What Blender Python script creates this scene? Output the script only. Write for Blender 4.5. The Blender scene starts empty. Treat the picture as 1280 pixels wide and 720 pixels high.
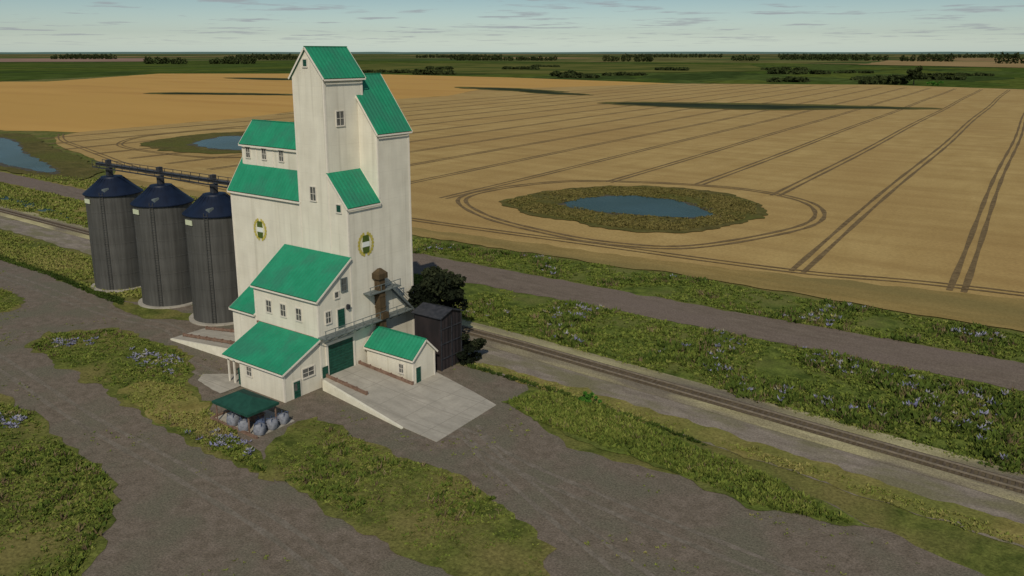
import bpy, bmesh, math, random
import numpy as np
from mathutils import Vector, Matrix, noise
R = math.radians
random.seed(7); rng = np.random.default_rng(7)
S = bpy.context.scene
COL = S.collection

# ------------------------------------------------------------------ materials
def mat(name, c1, c2=None, scale=1.0, rough=0.85, stretch=(1,1,1), c3=None, scale3=0.1, spec=0.25,
        bump=0.0, bscale=8.0, metal=0.0, detail=4, contrast=(0.35,0.65), grain=0, gamt=.3):
    m = bpy.data.materials.new(name); m.use_nodes = True
    nt = m.node_tree; N = nt.nodes; L = nt.links
    b = N['Principled BSDF']
    b.inputs['Roughness'].default_value = rough
    b.inputs['Specular IOR Level'].default_value = spec
    b.inputs['Metallic'].default_value = metal
    tc = N.new('ShaderNodeTexCoord'); mp = N.new('ShaderNodeMapping')
    L.new(tc.outputs['Object'], mp.inputs[0]); mp.inputs['Scale'].default_value = stretch
    n = N.new('ShaderNodeTexNoise'); n.inputs['Scale'].default_value = scale; n.inputs['Detail'].default_value = detail
    L.new(mp.outputs[0], n.inputs['Vector'])
    cr = N.new('ShaderNodeValToRGB'); L.new(n.outputs[0], cr.inputs[0])
    cr.color_ramp.elements[0].position = contrast[0]; cr.color_ramp.elements[1].position = contrast[1]
    cr.color_ramp.elements[0].color = (*c1, 1); cr.color_ramp.elements[1].color = (*(c2 or c1), 1)
    out = cr.outputs[0]
    if c3:
        n3 = N.new('ShaderNodeTexNoise'); n3.inputs['Scale'].default_value = scale3; n3.inputs['Detail'].default_value = 5
        L.new(mp.outputs[0], n3.inputs['Vector'])
        r3 = N.new('ShaderNodeValToRGB'); r3.color_ramp.elements[0].position = .45; r3.color_ramp.elements[1].position = .62
        L.new(n3.outputs[0], r3.inputs[0])
        mx = N.new('ShaderNodeMix'); mx.data_type = 'RGBA'
        L.new(r3.outputs[0], mx.inputs[0]); L.new(out, mx.inputs[6]); mx.inputs[7].default_value = (*c3, 1)
        out = mx.outputs[2]
    if grain:
        g1 = N.new('ShaderNodeTexNoise'); g1.inputs['Scale'].default_value = grain; g1.inputs['Detail'].default_value = 5; g1.inputs['Roughness'].default_value = .75
        L.new(tc.outputs['Object'], g1.inputs['Vector'])
        g2 = N.new('ShaderNodeMapRange'); g2.inputs[1].default_value = .3; g2.inputs[2].default_value = .7; g2.inputs[3].default_value = 1-gamt; g2.inputs[4].default_value = 1+gamt
        L.new(g1.outputs[0], g2.inputs[0])
        g3 = N.new('ShaderNodeVectorMath'); g3.operation = 'SCALE'; L.new(out, g3.inputs[0]); L.new(g2.outputs[0], g3.inputs['Scale']); out = g3.outputs[0]
    L.new(out, b.inputs['Base Color'])
    if bump:
        nb = N.new('ShaderNodeTexNoise'); nb.inputs['Scale'].default_value = bscale; nb.inputs['Detail'].default_value = 3
        L.new(tc.outputs['Object'], nb.inputs['Vector'])
        bp = N.new('ShaderNodeBump'); bp.inputs['Strength'].default_value = bump; bp.inputs['Distance'].default_value = .1
        L.new(nb.outputs[0], bp.inputs['Height']); L.new(bp.outputs[0], b.inputs['Normal'])
    m['out'] = 0
    return m

def siding(name, base, dark):
    m = mat(name, dark, base, scale=.9, stretch=(1,1,.16), rough=.75, contrast=(.25,.62), detail=8)
    nt = m.node_tree; N = nt.nodes; L = nt.links; b = N['Principled BSDF']
    tc = [n for n in N if n.type == 'TEX_COORD'][0]
    # horizontal boards: courses 0.2 m high, sheet joints every 2.4 m
    sp = N.new('ShaderNodeSeparateXYZ'); L.new(tc.outputs['Object'], sp.inputs[0])
    def line(sock, period, width):
        a = N.new('ShaderNodeMath'); a.operation = 'MULTIPLY'; a.inputs[1].default_value = 1/period; L.new(sock, a.inputs[0])
        f = N.new('ShaderNodeMath'); f.operation = 'FRACT'; L.new(a.outputs[0], f.inputs[0])
        l = N.new('ShaderNodeMath'); l.operation = 'LESS_THAN'; l.inputs[1].default_value = width; L.new(f.outputs[0], l.inputs[0])
        return l.outputs[0], f.outputs[0]
    s = N.new('ShaderNodeMath'); s.operation = 'ADD'; L.new(sp.outputs[0], s.inputs[0]); L.new(sp.outputs[1], s.inputs[1])
    hz, ramp = line(sp.outputs[2], .45, .10); hz2, _ = line(sp.outputs[2], 3.6, .018); vt, _ = line(s.outputs[0], 2.45, .022)
    m1 = N.new('ShaderNodeMath'); m1.operation = 'MAXIMUM'; L.new(hz2, m1.inputs[0]); L.new(vt, m1.inputs[1])
    m2 = N.new('ShaderNodeMath'); m2.operation = 'MULTIPLY'; L.new(hz, m2.inputs[0]); m2.inputs[1].default_value = .6
    m3 = N.new('ShaderNodeMath'); m3.operation = 'MAXIMUM'; L.new(m1.outputs[0], m3.inputs[0]); L.new(m2.outputs[0], m3.inputs[1])
    m4 = N.new('ShaderNodeMath'); m4.operation = 'MULTIPLY'; L.new(m3.outputs[0], m4.inputs[0]); m4.inputs[1].default_value = .22
    # blotchy weathering per sheet
    wn = N.new('ShaderNodeTexNoise'); wn.inputs['Scale'].default_value = .35; wn.inputs['Detail'].default_value = 6
    L.new(tc.outputs['Object'], wn.inputs[0])
    wr = N.new('ShaderNodeMapRange'); wr.inputs[1].default_value = .4; wr.inputs[2].default_value = .75; wr.inputs[3].default_value = 0; wr.inputs[4].default_value = .35
    L.new(wn.outputs[0], wr.inputs[0])
    ad = N.new('ShaderNodeMath'); ad.operation = 'ADD'; ad.use_clamp = True; L.new(m4.outputs[0], ad.inputs[0]); L.new(wr.outputs[0], ad.inputs[1])
    st = N.new('ShaderNodeTexNoise'); st.inputs['Scale'].default_value = 1.0; st.inputs['Detail'].default_value = 5
    sm = N.new('ShaderNodeMapping'); sm.inputs['Scale'].default_value = (1.6,1.6,.05); L.new(tc.outputs['Object'], sm.inputs[0]); L.new(sm.outputs[0], st.inputs['Vector'])
    s1_ = N.new('ShaderNodeMapRange'); s1_.inputs[1].default_value = .56; s1_.inputs[2].default_value = .74; s1_.inputs[3].default_value = 0; s1_.inputs[4].default_value = .5; L.new(st.outputs[0], s1_.inputs[0])
    fz = N.new('ShaderNodeMapRange'); fz.inputs[1].default_value = 0; fz.inputs[2].default_value = 2.2; fz.inputs[3].default_value = .45; fz.inputs[4].default_value = 0; L.new(sp.outputs[2], fz.inputs[0])
    fw_ = N.new('ShaderNodeMath'); fw_.operation = 'MULTIPLY'; L.new(fz.outputs[0], fw_.inputs[0]); L.new(wn.outputs[0], fw_.inputs[1])
    a1 = N.new('ShaderNodeMath'); a1.operation = 'ADD'; L.new(ad.outputs[0], a1.inputs[0]); L.new(s1_.outputs[0], a1.inputs[1])
    a2_ = N.new('ShaderNodeMath'); a2_.operation = 'ADD'; a2_.use_clamp = True; L.new(a1.outputs[0], a2_.inputs[0]); L.new(fw_.outputs[0], a2_.inputs[1]); ad = a2_
    old = b.inputs['Base Color'].links[0].from_socket
    mx = N.new('ShaderNodeMix'); mx.data_type = 'RGBA'; L.new(ad.outputs[0], mx.inputs[0]); L.new(old, mx.inputs[6])
    mx.inputs[7].default_value = (dark[0]*.72, dark[1]*.7, dark[2]*.66, 1)
    L.new(mx.outputs[2], b.inputs['Base Color'])
    bp = N.new('ShaderNodeBump'); bp.inputs['Strength'].default_value = .35; bp.inputs['Distance'].default_value = .03
    L.new(ramp, bp.inputs['Height']); L.new(bp.outputs[0], b.inputs['Normal'])
    return m

def ribbed(name, c1, c2, period, axis='z', rough=.5, metal=0.0, scale=.6, stretch=(1,1,1), panels=0, spec=.3, bd=.04, c3=None, scale3=.4, grain=0, gamt=.1):
    m = mat(name, c1, c2, scale=scale, rough=rough, stretch=stretch, metal=metal, spec=spec, detail=7, c3=c3, scale3=scale3, grain=grain, gamt=gamt)
    nt = m.node_tree; N = nt.nodes; L = nt.links; b = N['Principled BSDF']
    tc = [n for n in N if n.type == 'TEX_COORD'][0]
    sp = N.new('ShaderNodeSeparateXYZ'); L.new(tc.outputs['Object'], sp.inputs[0])
    if axis == 'z': src = sp.outputs[2]
    elif axis == 'x': src = sp.outputs[0]
    elif axis == 'y': src = sp.outputs[1]
    a = N.new('ShaderNodeMath'); a.operation = 'MULTIPLY'; a.inputs[1].default_value = 2*math.pi/period; L.new(src, a.inputs[0])
    sn = N.new('ShaderNodeMath'); sn.operation = 'SINE'; L.new(a.outputs[0], sn.inputs[0])
    bp = N.new('ShaderNodeBump'); bp.inputs['Strength'].default_value = .5; bp.inputs['Distance'].default_value = bd
    L.new(sn.outputs[0], bp.inputs['Height']); L.new(bp.outputs[0], b.inputs['Normal'])
    return m

M = {}
M['wall'] = siding('cream_siding', (.665,.62,.505), (.585,.545,.445))
M['trim'] = mat('trim_white', (.60,.55,.46), (.66,.60,.50), scale=2, rough=.6)
M['roof'] = ribbed('green_roof', (.015,.190,.096), (.021,.222,.116), .6, 'x', rough=.6, scale=.5, bd=.03, spec=.15, c3=(.026,.175,.100), scale3=.35, grain=2.5, gamt=.10)
M['roofy'] = ribbed('green_roof_y', (.015,.185,.094), (.020,.215,.110), .6, 'y', rough=.6, scale=.5, bd=.03, spec=.15, c3=(.025,.168,.096), scale3=.35, grain=2.5, gamt=.10)
M['dkgreen'] = ribbed('dark_green_boards', (.006,.045,.028), (.010,.068,.044), .35, 'z', rough=.6, scale=2, bd=.03)
M['canopy'] = mat('canopy_green', (.007,.043,.029), (.011,.060,.040), scale=1.5, rough=.8)
M['glass'] = mat('window_glass', (.05,.052,.05), (.11,.11,.10), scale=1.5, rough=.25, spec=.5)
M['frame'] = mat('window_frame', (.52,.48,.40), (.58,.53,.45), scale=3, rough=.6)
M['navy'] = mat('navy_roof', (.004,.008,.020), (.006,.012,.029), scale=.8, rough=.55)
M['silo'] = ribbed('dark_galvanised', (.058,.056,.050), (.088,.085,.076), 2.94, 'z', rough=.55, scale=1.0, stretch=(2.5,2.5,.12), metal=0.2, bd=.03)
M['steel'] = mat('dark_steel', (.020,.022,.026), (.04,.04,.045), scale=2, rough=.5)
M['greysteel'] = mat('grey_steel', (.11,.13,.125), (.17,.19,.18), scale=2, rough=.5, metal=.2)
M['concrete'] = mat('concrete', (.295,.268,.218), (.375,.338,.275), scale=.5, c3=(.32,.29,.236), scale3=.15, rough=.95, bump=.2, bscale=3, detail=8, grain=3, gamt=.10)
def joints(m, period, w):
    nt = m.node_tree; N = nt.nodes; L = nt.links; b = N['Principled BSDF']
    tc = [n for n in N if n.type == 'TEX_COORD'][0]; sp = N.new('ShaderNodeSeparateXYZ'); L.new(tc.outputs['Object'], sp.inputs[0]); o = []
    for k in (0, 1):
        a = N.new('ShaderNodeMath'); a.operation = 'MULTIPLY'; a.inputs[1].default_value = 1/period; L.new(sp.outputs[k], a.inputs[0])
        f = N.new('ShaderNodeMath'); f.operation = 'FRACT'; L.new(a.outputs[0], f.inputs[0])
        l = N.new('ShaderNodeMath'); l.operation = 'LESS_THAN'; l.inputs[1].default_value = w/period; L.new(f.outputs[0], l.inputs[0]); o.append(l.outputs[0])
    mxx = N.new('ShaderNodeMath'); mxx.operation = 'MAXIMUM'; L.new(o[0], mxx.inputs[0]); L.new(o[1], mxx.inputs[1])
    n = N.new('ShaderNodeTexNoise'); n.inputs['Scale'].default_value = 1; n.inputs['Detail'].default_value = 6
    mp = N.new('ShaderNodeMapping'); mp.inputs['Scale'].default_value = (.12,.9,.5); L.new(tc.outputs['Object'], mp.inputs[0]); L.new(mp.outputs[0], n.inputs['Vector'])
    r = N.new('ShaderNodeMapRange'); r.inputs[1].default_value = .5; r.inputs[2].default_value = .72; r.inputs[3].default_value = 0; r.inputs[4].default_value = .45; L.new(n.outputs[0], r.inputs[0])
    md = N.new('ShaderNodeMath'); md.operation = 'MULTIPLY'; md.inputs[1].default_value = .5; L.new(mxx.outputs[0], md.inputs[0])
    ad = N.new('ShaderNodeMath'); ad.operation = 'MAXIMUM'; L.new(md.outputs[0], ad.inputs[0]); L.new(r.outputs[0], ad.inputs[1])
    old = b.inputs['Base Color'].links[0].from_socket
    mx = N.new('ShaderNodeMix'); mx.data_type = 'RGBA'; L.new(ad.outputs[0], mx.inputs[0]); L.new(old, mx.inputs[6]); mx.inputs[7].default_value = (.17,.150,.118,1)
    L.new(mx.outputs[2], b.inputs['Base Color'])
joints(M['concrete'], 4.2, .10)
M['concrete_pale'] = mat('pale_concrete', (.58,.54,.42), (.68,.63,.5), scale=1.2, rough=.9, detail=8)
M['timber'] = mat('red_brown_timber', (.13,.075,.05), (.21,.135,.095), scale=2, rough=.9)
M['brown'] = mat('rusty_brown', (.050,.034,.016), (.090,.060,.030), scale=1.5, rough=.8, stretch=(1,1,.3))
M['maroon'] = ribbed('dark_maroon_steel', (.011,.009,.009), (.026,.019,.019), .7, 'y', rough=.8, scale=.7, stretch=(1,1,.4), bd=.06)
M['yellow'] = mat('wheat_yellow', (.40,.33,.055), (.48,.40,.08), scale=3, rough=.6)
M['logo_green'] = mat('badge_green', (.055,.085,.012), (.07,.10,.018), scale=3, rough=.6)
M['logo_white'] = mat('badge_white', (.60,.62,.58), (.66,.67,.62), scale=3, rough=.6)
M['badge_bg'] = mat('badge_cream', (.58,.54,.36), (.62,.57,.40), scale=3, rough=.6)
M['pale_plate'] = mat('pale_plate', (.42,.45,.30), (.48,.5,.35), scale=3)
M['bag'] = mat('bulk_bag', (.14,.145,.165), (.22,.225,.245), scale=3, rough=.95, bump=.5, bscale=5)
M['bagblue'] = mat('blue_drum', (.05,.07,.12), (.07,.09,.15), scale=3, rough=.6)
M['gravel'] = mat('yard_gravel', (.115,.092,.066), (.170,.136,.104), scale=.9, c3=(.125,.112,.078), scale3=.16, rough=1, bump=.5, bscale=7, spec=.1, detail=10, contrast=(.3,.7), grain=5, gamt=.42)
M['road'] = mat('dirt_road', (.120,.092,.068), (.168,.132,.100), scale=.8, c3=(.150,.115,.090), scale3=.12, stretch=(.35,1,1), rough=1, bump=.4, bscale=6, spec=.1, detail=9, contrast=(.3,.7), grain=4, gamt=.35)
M['ballast'] = mat('ballast', (.270,.235,.120), (.38,.335,.185), scale=.7, c3=(.15,.125,.09), scale3=.2, stretch=(.2,1,1), rough=1, bump=.6, bscale=9, spec=.1, detail=9, grain=5, gamt=.4)
M['trackgravel'] = mat('service_gravel', (.170,.140,.108), (.245,.205,.160), scale=.8, c3=(.160,.142,.082), scale3=.3, stretch=(.45,1,1), rough=1, bump=.4, bscale=6, spec=.1, detail=9, grain=5, gamt=.35)
M['sleeper'] = mat('sleepers', (.070,.052,.033), (.115,.088,.057), scale=1.5, rough=1)
M['rail'] = mat('rail_steel', (.19,.155,.11), (.26,.21,.155), scale=2, rough=.5, metal=.2)
M['grass'] = mat('grass', (.055,.070,.014), (.130,.140,.032), scale=.55, c3=(.150,.130,.042), scale3=.09, rough=1, spec=.05, detail=10, bump=.6, bscale=4, contrast=(.34,.66), grain=3, gamt=.5)
M['verge'] = mat('lush_verge', (.050,.070,.013), (.118,.145,.028), scale=.5, c3=(.120,.125,.034), scale3=.12, rough=1, spec=.05, detail=10, bump=.6, bscale=4, contrast=(.36,.64), grain=3, gamt=.5)
M['drygrass'] = mat('dry_grass', (.150,.125,.036), (.230,.190,.062), scale=.35, c3=(.135,.140,.034), scale3=.08, rough=1, spec=.05, detail=10, bump=.6, bscale=4, grain=3, gamt=.4)
M['reedgrass'] = mat('reed_grass', (.070,.062,.018), (.115,.095,.030), scale=.25, c3=(.085,.085,.020), scale3=.05, stretch=(.5,1,1), rough=1, spec=.05, detail=8, grain=1.5, gamt=.45)
M['headland'] = mat('headland_stubble', (.215,.150,.050), (.275,.195,.070), scale=.3, c3=(.19,.145,.052), scale3=.07, stretch=(.25,1,1), rough=1, spec=.05, detail=9, grain=2.5, gamt=.22)
M['tramline'] = mat('tramline_soil', (.120,.082,.040), (.175,.122,.058), scale=.5, rough=1, spec=.05, detail=8, grain=2,gamt=.3)
M['orange'] = mat('ripe_orange_crop', (.385,.220,.062), (.460,.275,.080), scale=.012, c3=(.42,.25,.07), scale3=.006, stretch=(.4,2,1), rough=1, spec=.05, detail=9)
M['water'] = mat('pond_water', (.018,.040,.028), (.028,.054,.040), scale=.05, c3=(.034,.072,.076), scale3=.016, rough=.25, spec=.02, bump=.12, bscale=2)
M['marsh'] = mat('marsh_water', (.024,.032,.020), (.040,.050,.028), scale=.03, rough=.8, spec=0)
M['darkbed'] = mat('oily_trackbed', (.080,.060,.036), (.125,.098,.060), scale=.8, stretch=(.3,1,1), rough=1, spec=.05, detail=8, grain=5,gamt=.4)
M['mud'] = mat('pond_mud', (.050,.040,.022), (.085,.068,.036), scale=.5, rough=.7, detail=8, grain=2, gamt=.3)
M['leaf'] = mat('leaf', (.022,.040,.009), (.065,.090,.020), scale=.9, rough=.9, spec=.1)
M['darkleaf'] = mat('dark_leaf', (.006,.010,.005), (.020,.026,.011), scale=.9, rough=.9, spec=.05)
M['brightleaf'] = mat('bright_leaf', (.035,.105,.012), (.065,.17,.022), scale=.9, rough=.9, spec=.1)
M['bark'] = mat('bark', (.03,.024,.02), (.06,.048,.038), scale=3, rough=1)
M['farwood'] = mat('far_wood', (.018,.028,.009), (.042,.052,.018), scale=.02, rough=1, spec=0)
M['hill'] = mat('hazy_far_hill', (.090,.150,.130), (.12,.18,.155), scale=.0008, rough=1, spec=0)  # blue-green haze tint painted into the ridge colour

# standing wheat, sown in rows across the tramlines
def field_material():
    m = mat('wheat_field', (.325,.220,.080), (.400,.282,.110), scale=.14, c3=(.330,.220,.082), scale3=.018, stretch=(1,.35,1), rough=1, spec=.05, detail=10, bump=.3, bscale=2, contrast=(.3,.7), grain=1.6, gamt=.20)
    nt = m.node_tree; N = nt.nodes; L = nt.links; b = N['Principled BSDF']
    tc = [n for n in N if n.type == 'TEX_COORD'][0]
    mp = N.new('ShaderNodeMapping'); mp.inputs['Rotation'].default_value = (0,0,R(3.2)); mp.inputs['Scale'].default_value = (.012,.16,1)
    L.new(tc.outputs['Object'], mp.inputs[0])
    n = N.new('ShaderNodeTexNoise'); n.inputs['Scale'].default_value = 1.0; n.inputs['Detail'].default_value = 6; L.new(mp.outputs[0], n.inputs[0])
    r = N.new('ShaderNodeMapRange'); r.inputs[1].default_value = .42; r.inputs[2].default_value = .66; r.inputs[3].default_value = 0; r.inputs[4].default_value = .42
    L.new(n.outputs[0], r.inputs[0])
    old = b.inputs['Base Color'].links[0].from_socket
    mx = N.new('ShaderNodeMix'); mx.data_type = 'RGBA'; L.new(r.outputs[0], mx.inputs[0]); L.new(old, mx.inputs[6]); mx.inputs[7].default_value = (.245,.155,.055,1)
    L.new(mx.outputs[2], b.inputs['Base Color'])
    return m
M['field'] = field_material()

def farmland_material(name, pal, sx, sy, seed=0.0, edge=True):
    m = bpy.data.materials.new(name); m.use_nodes = True
    nt = m.node_tree; N = nt.nodes; L = nt.links; b = N['Principled BSDF']
    b.inputs['Roughness'].default_value = 1; b.inputs['Specular IOR Level'].default_value = 0
    tc = N.new('ShaderNodeTexCoord'); mp = N.new('ShaderNodeMapping'); L.new(tc.outputs['Object'], mp.inputs[0])
    mp.inputs['Scale'].default_value = (sx, sy, 0); mp.inputs['Location'].default_value = (seed, seed*1.7, 0); mp.inputs['Rotation'].default_value = (0,0,R(30))
    v = N.new('ShaderNodeTexVoronoi'); v.distance = 'CHEBYCHEV'; v.inputs['Scale'].default_value = 1; L.new(mp.outputs[0], v.inputs[0])
    sp = N.new('ShaderNodeSeparateColor'); L.new(v.outputs['Color'], sp.inputs[0])
    cr = N.new('ShaderNodeValToRGB'); L.new(sp.outputs[0], cr.inputs[0]); cr.color_ramp.interpolation = 'CONSTANT'
    for i, c in enumerate(pal):
        if i < 2: e = cr.color_ramp.elements[i]
        else: e = cr.color_ramp.elements.new(i/len(pal))
        e.position = i/len(pal); e.color = (*c, 1)
    n = N.new('ShaderNodeTexNoise'); n.inputs['Scale'].default_value = 6; n.inputs['Detail'].default_value = 8; L.new(mp.outputs[0], n.inputs[0])
    r = N.new('ShaderNodeMapRange'); r.inputs[1].default_value = .3; r.inputs[2].default_value = .7; r.inputs[3].default_value = .55; r.inputs[4].default_value = 1.35
    L.new(n.outputs[0], r.inputs[0])
    mx = N.new('ShaderNodeVectorMath'); mx.operation = 'SCALE'; L.new(cr.outputs[0], mx.inputs[0]); L.new(r.outputs[0], mx.inputs['Scale'])
    L.new(mx.outputs[0], b.inputs['Base Color'])
    return m
M['farmland'] = farmland_material('farmland', [(.055,.080,.025),(.080,.092,.030),(.12,.115,.04),(.045,.066,.022),(.23,.155,.075),(.07,.09,.03),(.10,.095,.04)], .0011, .0007)
M['greencrop'] = farmland_material('green_crop', [(.052,.078,.016),(.078,.098,.020),(.038,.058,.016),(.060,.085,.022)], .010, .004, 3.3)

def attr_mat(name, cols, rough=.95, trans=0):
    m = bpy.data.materials.new(name); m.use_nodes = True
    nt = m.node_tree; N = nt.nodes; L = nt.links; b = N['Principled BSDF']
    b.inputs['Roughness'].default_value = rough; b.inputs['Specular IOR Level'].default_value = .05
    a = N.new('ShaderNodeAttribute'); a.attribute_name = 'tone'
    cr = N.new('ShaderNodeValToRGB'); L.new(a.outputs['Fac'], cr.inputs[0])
    for i, c in enumerate(cols):
        e = cr.color_ramp.elements[i] if i < 2 else cr.color_ramp.elements.new(.5)
    for i, c in enumerate(cols):
        e = cr.color_ramp.elements[i]; e.position = i/(len(cols)-1); e.color = (*c, 1)
    L.new(cr.outputs[0], b.inputs['Base Color'])
    return m
M['tuft'] = attr_mat('grass_blades', [(.032,.052,.010),(.072,.100,.018),(.120,.148,.027),(.165,.178,.040),(.23,.195,.068)])
M['stalk'] = attr_mat('dead_stalks', [(.07,.048,.028),(.13,.095,.05),(.21,.165,.09)])
M['reed'] = attr_mat('reed_blades', [(.040,.042,.011),(.085,.080,.020),(.125,.105,.032),(.17,.135,.045)])
M['flower'] = attr_mat('flower_petals', [(.11,.11,.20),(.15,.15,.24),(.20,.20,.28),(.26,.25,.26),(.27,.24,.08)])
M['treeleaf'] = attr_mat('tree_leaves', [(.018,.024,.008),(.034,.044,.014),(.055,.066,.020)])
M['darktree'] = attr_mat('dark_tree_leaves', [(.005,.007,.004),(.014,.018,.009),(.038,.044,.020)])  # palest tone stands for lit leaves

# ------------------------------------------------------------------ mesh helpers
class MB:
    def __init__(s): s.v = []; s.f = []; s.m = []
    def face(s, pts, mi=0):
        b = len(s.v); s.v += [tuple(p) for p in pts]; s.f.append(tuple(range(b, b+len(pts)))); s.m.append(mi)
    def hexa(s, p, mi=0):          # 8 points: bottom 4 ccw, top 4 ccw
        b = len(s.v); s.v += [tuple(q) for q in p]
        for q in ((3,2,1,0),(4,5,6,7),(0,1,5,4),(1,2,6,5),(2,3,7,6),(3,0,4,7)):
            s.f.append(tuple(b+i for i in q)); s.m.append(mi)
    def box(s, x0,x1,y0,y1,z0,z1, mi=0):
        s.hexa([(x0,y0,z0),(x1,y0,z0),(x1,y1,z0),(x0,y1,z0),(x0,y0,z1),(x1,y0,z1),(x1,y1,z1),(x0,y1,z1)], mi)
    def bar(s, a, b, w, h=None, mi=0):
        a = Vector(a); b = Vector(b); h = h or w; d = (b-a).normalized()
        up = Vector((0,0,1)) if abs(d.z) < .95 else Vector((0,1,0))
        r = d.cross(up).normalized()*w/2; u = r.normalized().cross(d).normalized()*h/2
        s.hexa([a-r-u, a+r-u, b+r-u, b-r-u, a-r+u, a+r+u, b+r+u, b-r+u], mi)
    def ring(s, cx, cy, prof, n=48, mi=0, cap=True):
        b = len(s.v)
        for (r, z) in prof:
            for i in range(n):
                t = 2*math.pi*i/n; s.v.append((cx+r*math.cos(t), cy+r*math.sin(t), z))
        for k in range(len(prof)-1):
            for i in range(n):
                j = (i+1) % n; s.f.append((b+k*n+i, b+k*n+j, b+(k+1)*n+j, b+(k+1)*n+i)); s.m.append(mi)
        if cap:
            s.f.append(tuple(b+(len(prof)-1)*n+i for i in range(n))); s.m.append(mi)
            s.f.append(tuple(b+i for i in reversed(range(n)))); s.m.append(mi)
    def slab(s, q, t, mi=0):        # quad q, thickness t downward
        q = [Vector(p) for p in q]; n = (q[1]-q[0]).cross(q[2]-q[0]).normalized()
        if n.z < 0: q = q[::-1]; n = -n
        lo = [p-n*t for p in q]
        s.hexa(lo+q, mi)
    def build(s, name, mats, parent=None, base=None, smooth=False):
        base = Vector(base) if base is not None else (parent['_b'] if parent is not None and '_b' in parent else Vector((0,0,0)))
        base = Vector(base)
        me = bpy.data.meshes.new(name)
        me.from_pydata([tuple(Vector(p)-base) for p in s.v], [], s.f)
        for m in (mats if isinstance(mats, (list, tuple)) else [mats]): me.materials.append(m)
        me.polygons.foreach_set('material_index', s.m)
        if smooth: me.polygons.foreach_set('use_smooth', [True]*len(s.f))
        me.update()
        bm = bmesh.new(); bm.from_mesh(me); bmesh.ops.recalc_face_normals(bm, faces=bm.faces) if len(s.f) < 3000 else None; bm.to_mesh(me); bm.free()
        o = bpy.data.objects.new(name, me); COL.objects.link(o)
        if parent is not None: o.parent = parent
        else: o.location = base
        o['_b'] = list(base)
        return o
def tag(o, label=None, cat=None, group=None, kind=None):
    if label: o['label'] = label
    if cat: o['category'] = cat
    if group: o['group'] = group
    if kind: o['kind'] = kind
    return o
def thing(name, loc, label, cat, group=None):
    o = bpy.data.objects.new(name, None); COL.objects.link(o); o.location = loc; o['_b'] = list(loc)
    o.empty_display_size = .5
    return tag(o, label, cat, group)
def copy_tree(o, off, parent=None):
    c = o.copy(); COL.objects.link(c)
    if parent is not None: c.parent = parent
    else: c.location = Vector(o.location) + Vector(off)
    for ch in [x for x in bpy.data.objects if x.parent == o]: copy_tree(ch, off, c)
    return c

def sheet(name, pts, z, m, jit=0.0, step=1.5, kind='structure', nscale=.35):
    """flat ground sheet with an uneven natural edge"""
    out = []
    n = len(pts)
    for i in range(n):
        a = Vector((*pts[i], 0)); b = Vector((*pts[(i+1) % n], 0)); L_ = (b-a).length
        k = max(1, int(L_/step)) if jit else 1
        k = min(k, 260)
        nn = Vector((-(b-a).y, (b-a).x, 0)).normalized()
        for j in range(k):
            p = a+(b-a)*(j/k)
            if jit:
                d = noise.noise(Vector((p.x*nscale, p.y*nscale, 3.1)))*jit*1.6 + noise.noise(Vector((p.x*nscale*3.3, p.y*nscale*3.3, 7.7)))*jit*.8
                p = p + nn*d
            out.append((p.x, p.y, z))
    me = bpy.data.meshes.new(name); bm = bmesh.new()
    vs = [bm.verts.new(p) for p in out]; f = bm.faces.new(vs); f.normal_update()
    if f.normal.z < 0: f.normal_flip()
    bmesh.ops.triangulate(bm, faces=[f]); bm.to_mesh(me); bm.free(); me.materials.append(m)
    o = bpy.data.objects.new(name, me); COL.objects.link(o); o['kind'] = kind
    return o

def ribbon(mb, pts, w, z, closed=False, gap=None):
    P = [Vector((p[0], p[1], 0)) for p in pts]; n = len(P)
    L_ = []; Rr = []
    for i in range(n):
        a = P[(i-1) % n] if (closed or i) else P[i]; b = P[(i+1) % n] if (closed or i < n-1) else P[i]
        d = (b-a).normalized(); nn = Vector((-d.y, d.x, 0))
        L_.append(nn)
    for off in ([0] if gap is None else [-gap/2, gap/2]):
        for i in range(n if closed else n-1):
            j = (i+1) % n
            w1 = w*(1+.25*math.sin(i*1.7)); w2 = w*(1+.25*math.sin(j*1.7)) if not (closed and j == 0) else w
            a = P[i]+L_[i]*(off-w1/2); b = P[i]+L_[i]*(off+w1/2); c = P[j]+L_[j]*(off+w2/2); d = P[j]+L_[j]*(off-w2/2)
            mb.face([(a.x,a.y,z),(d.x,d.y,z),(c.x,c.y,z),(b.x,b.y,z)])
def smooth_loop(pts, k=8, closed=True):
    n = len(pts); out = []
    P = [Vector((*p, 0)) for p in pts]
    rng_ = range(n) if closed else range(n-1)
    for i in rng_:
        p0, p1, p2, p3 = (P[(i-1) % n] if closed or i else P[0]), P[i], P[(i+1) % n], (P[(i+2) % n] if closed or i < n-2 else P[-1])
        for j in range(k):
            t = j/k
            q = .5*((2*p1)+(-p0+p2)*t+(2*p0-5*p1+4*p2-p3)*t*t+(-p0+3*p1-3*p2+p3)*t**3)
            out.append((q.x, q.y))
    return out

# ------------------------------------------------------------------ ground
gmb = MB()
for (a, b) in ((-400, 400),):
    pass
def disc(name, r, z, m, cx=0, cy=0, n=96):
    mb = MB(); mb.face([(cx+r*math.cos(2*math.pi*i/n), cy+r*math.sin(2*math.pi*i/n), z) for i in range(n)])
    return tag(mb.build(name, m), kind='structure')
disc('farmland', 45000, -.35, M['farmland'])
sheet('grassland', [(-1500,-400),(500,-400),(700,70),(700,1100),(-1500,1100)], 0, M['grass'])
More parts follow.
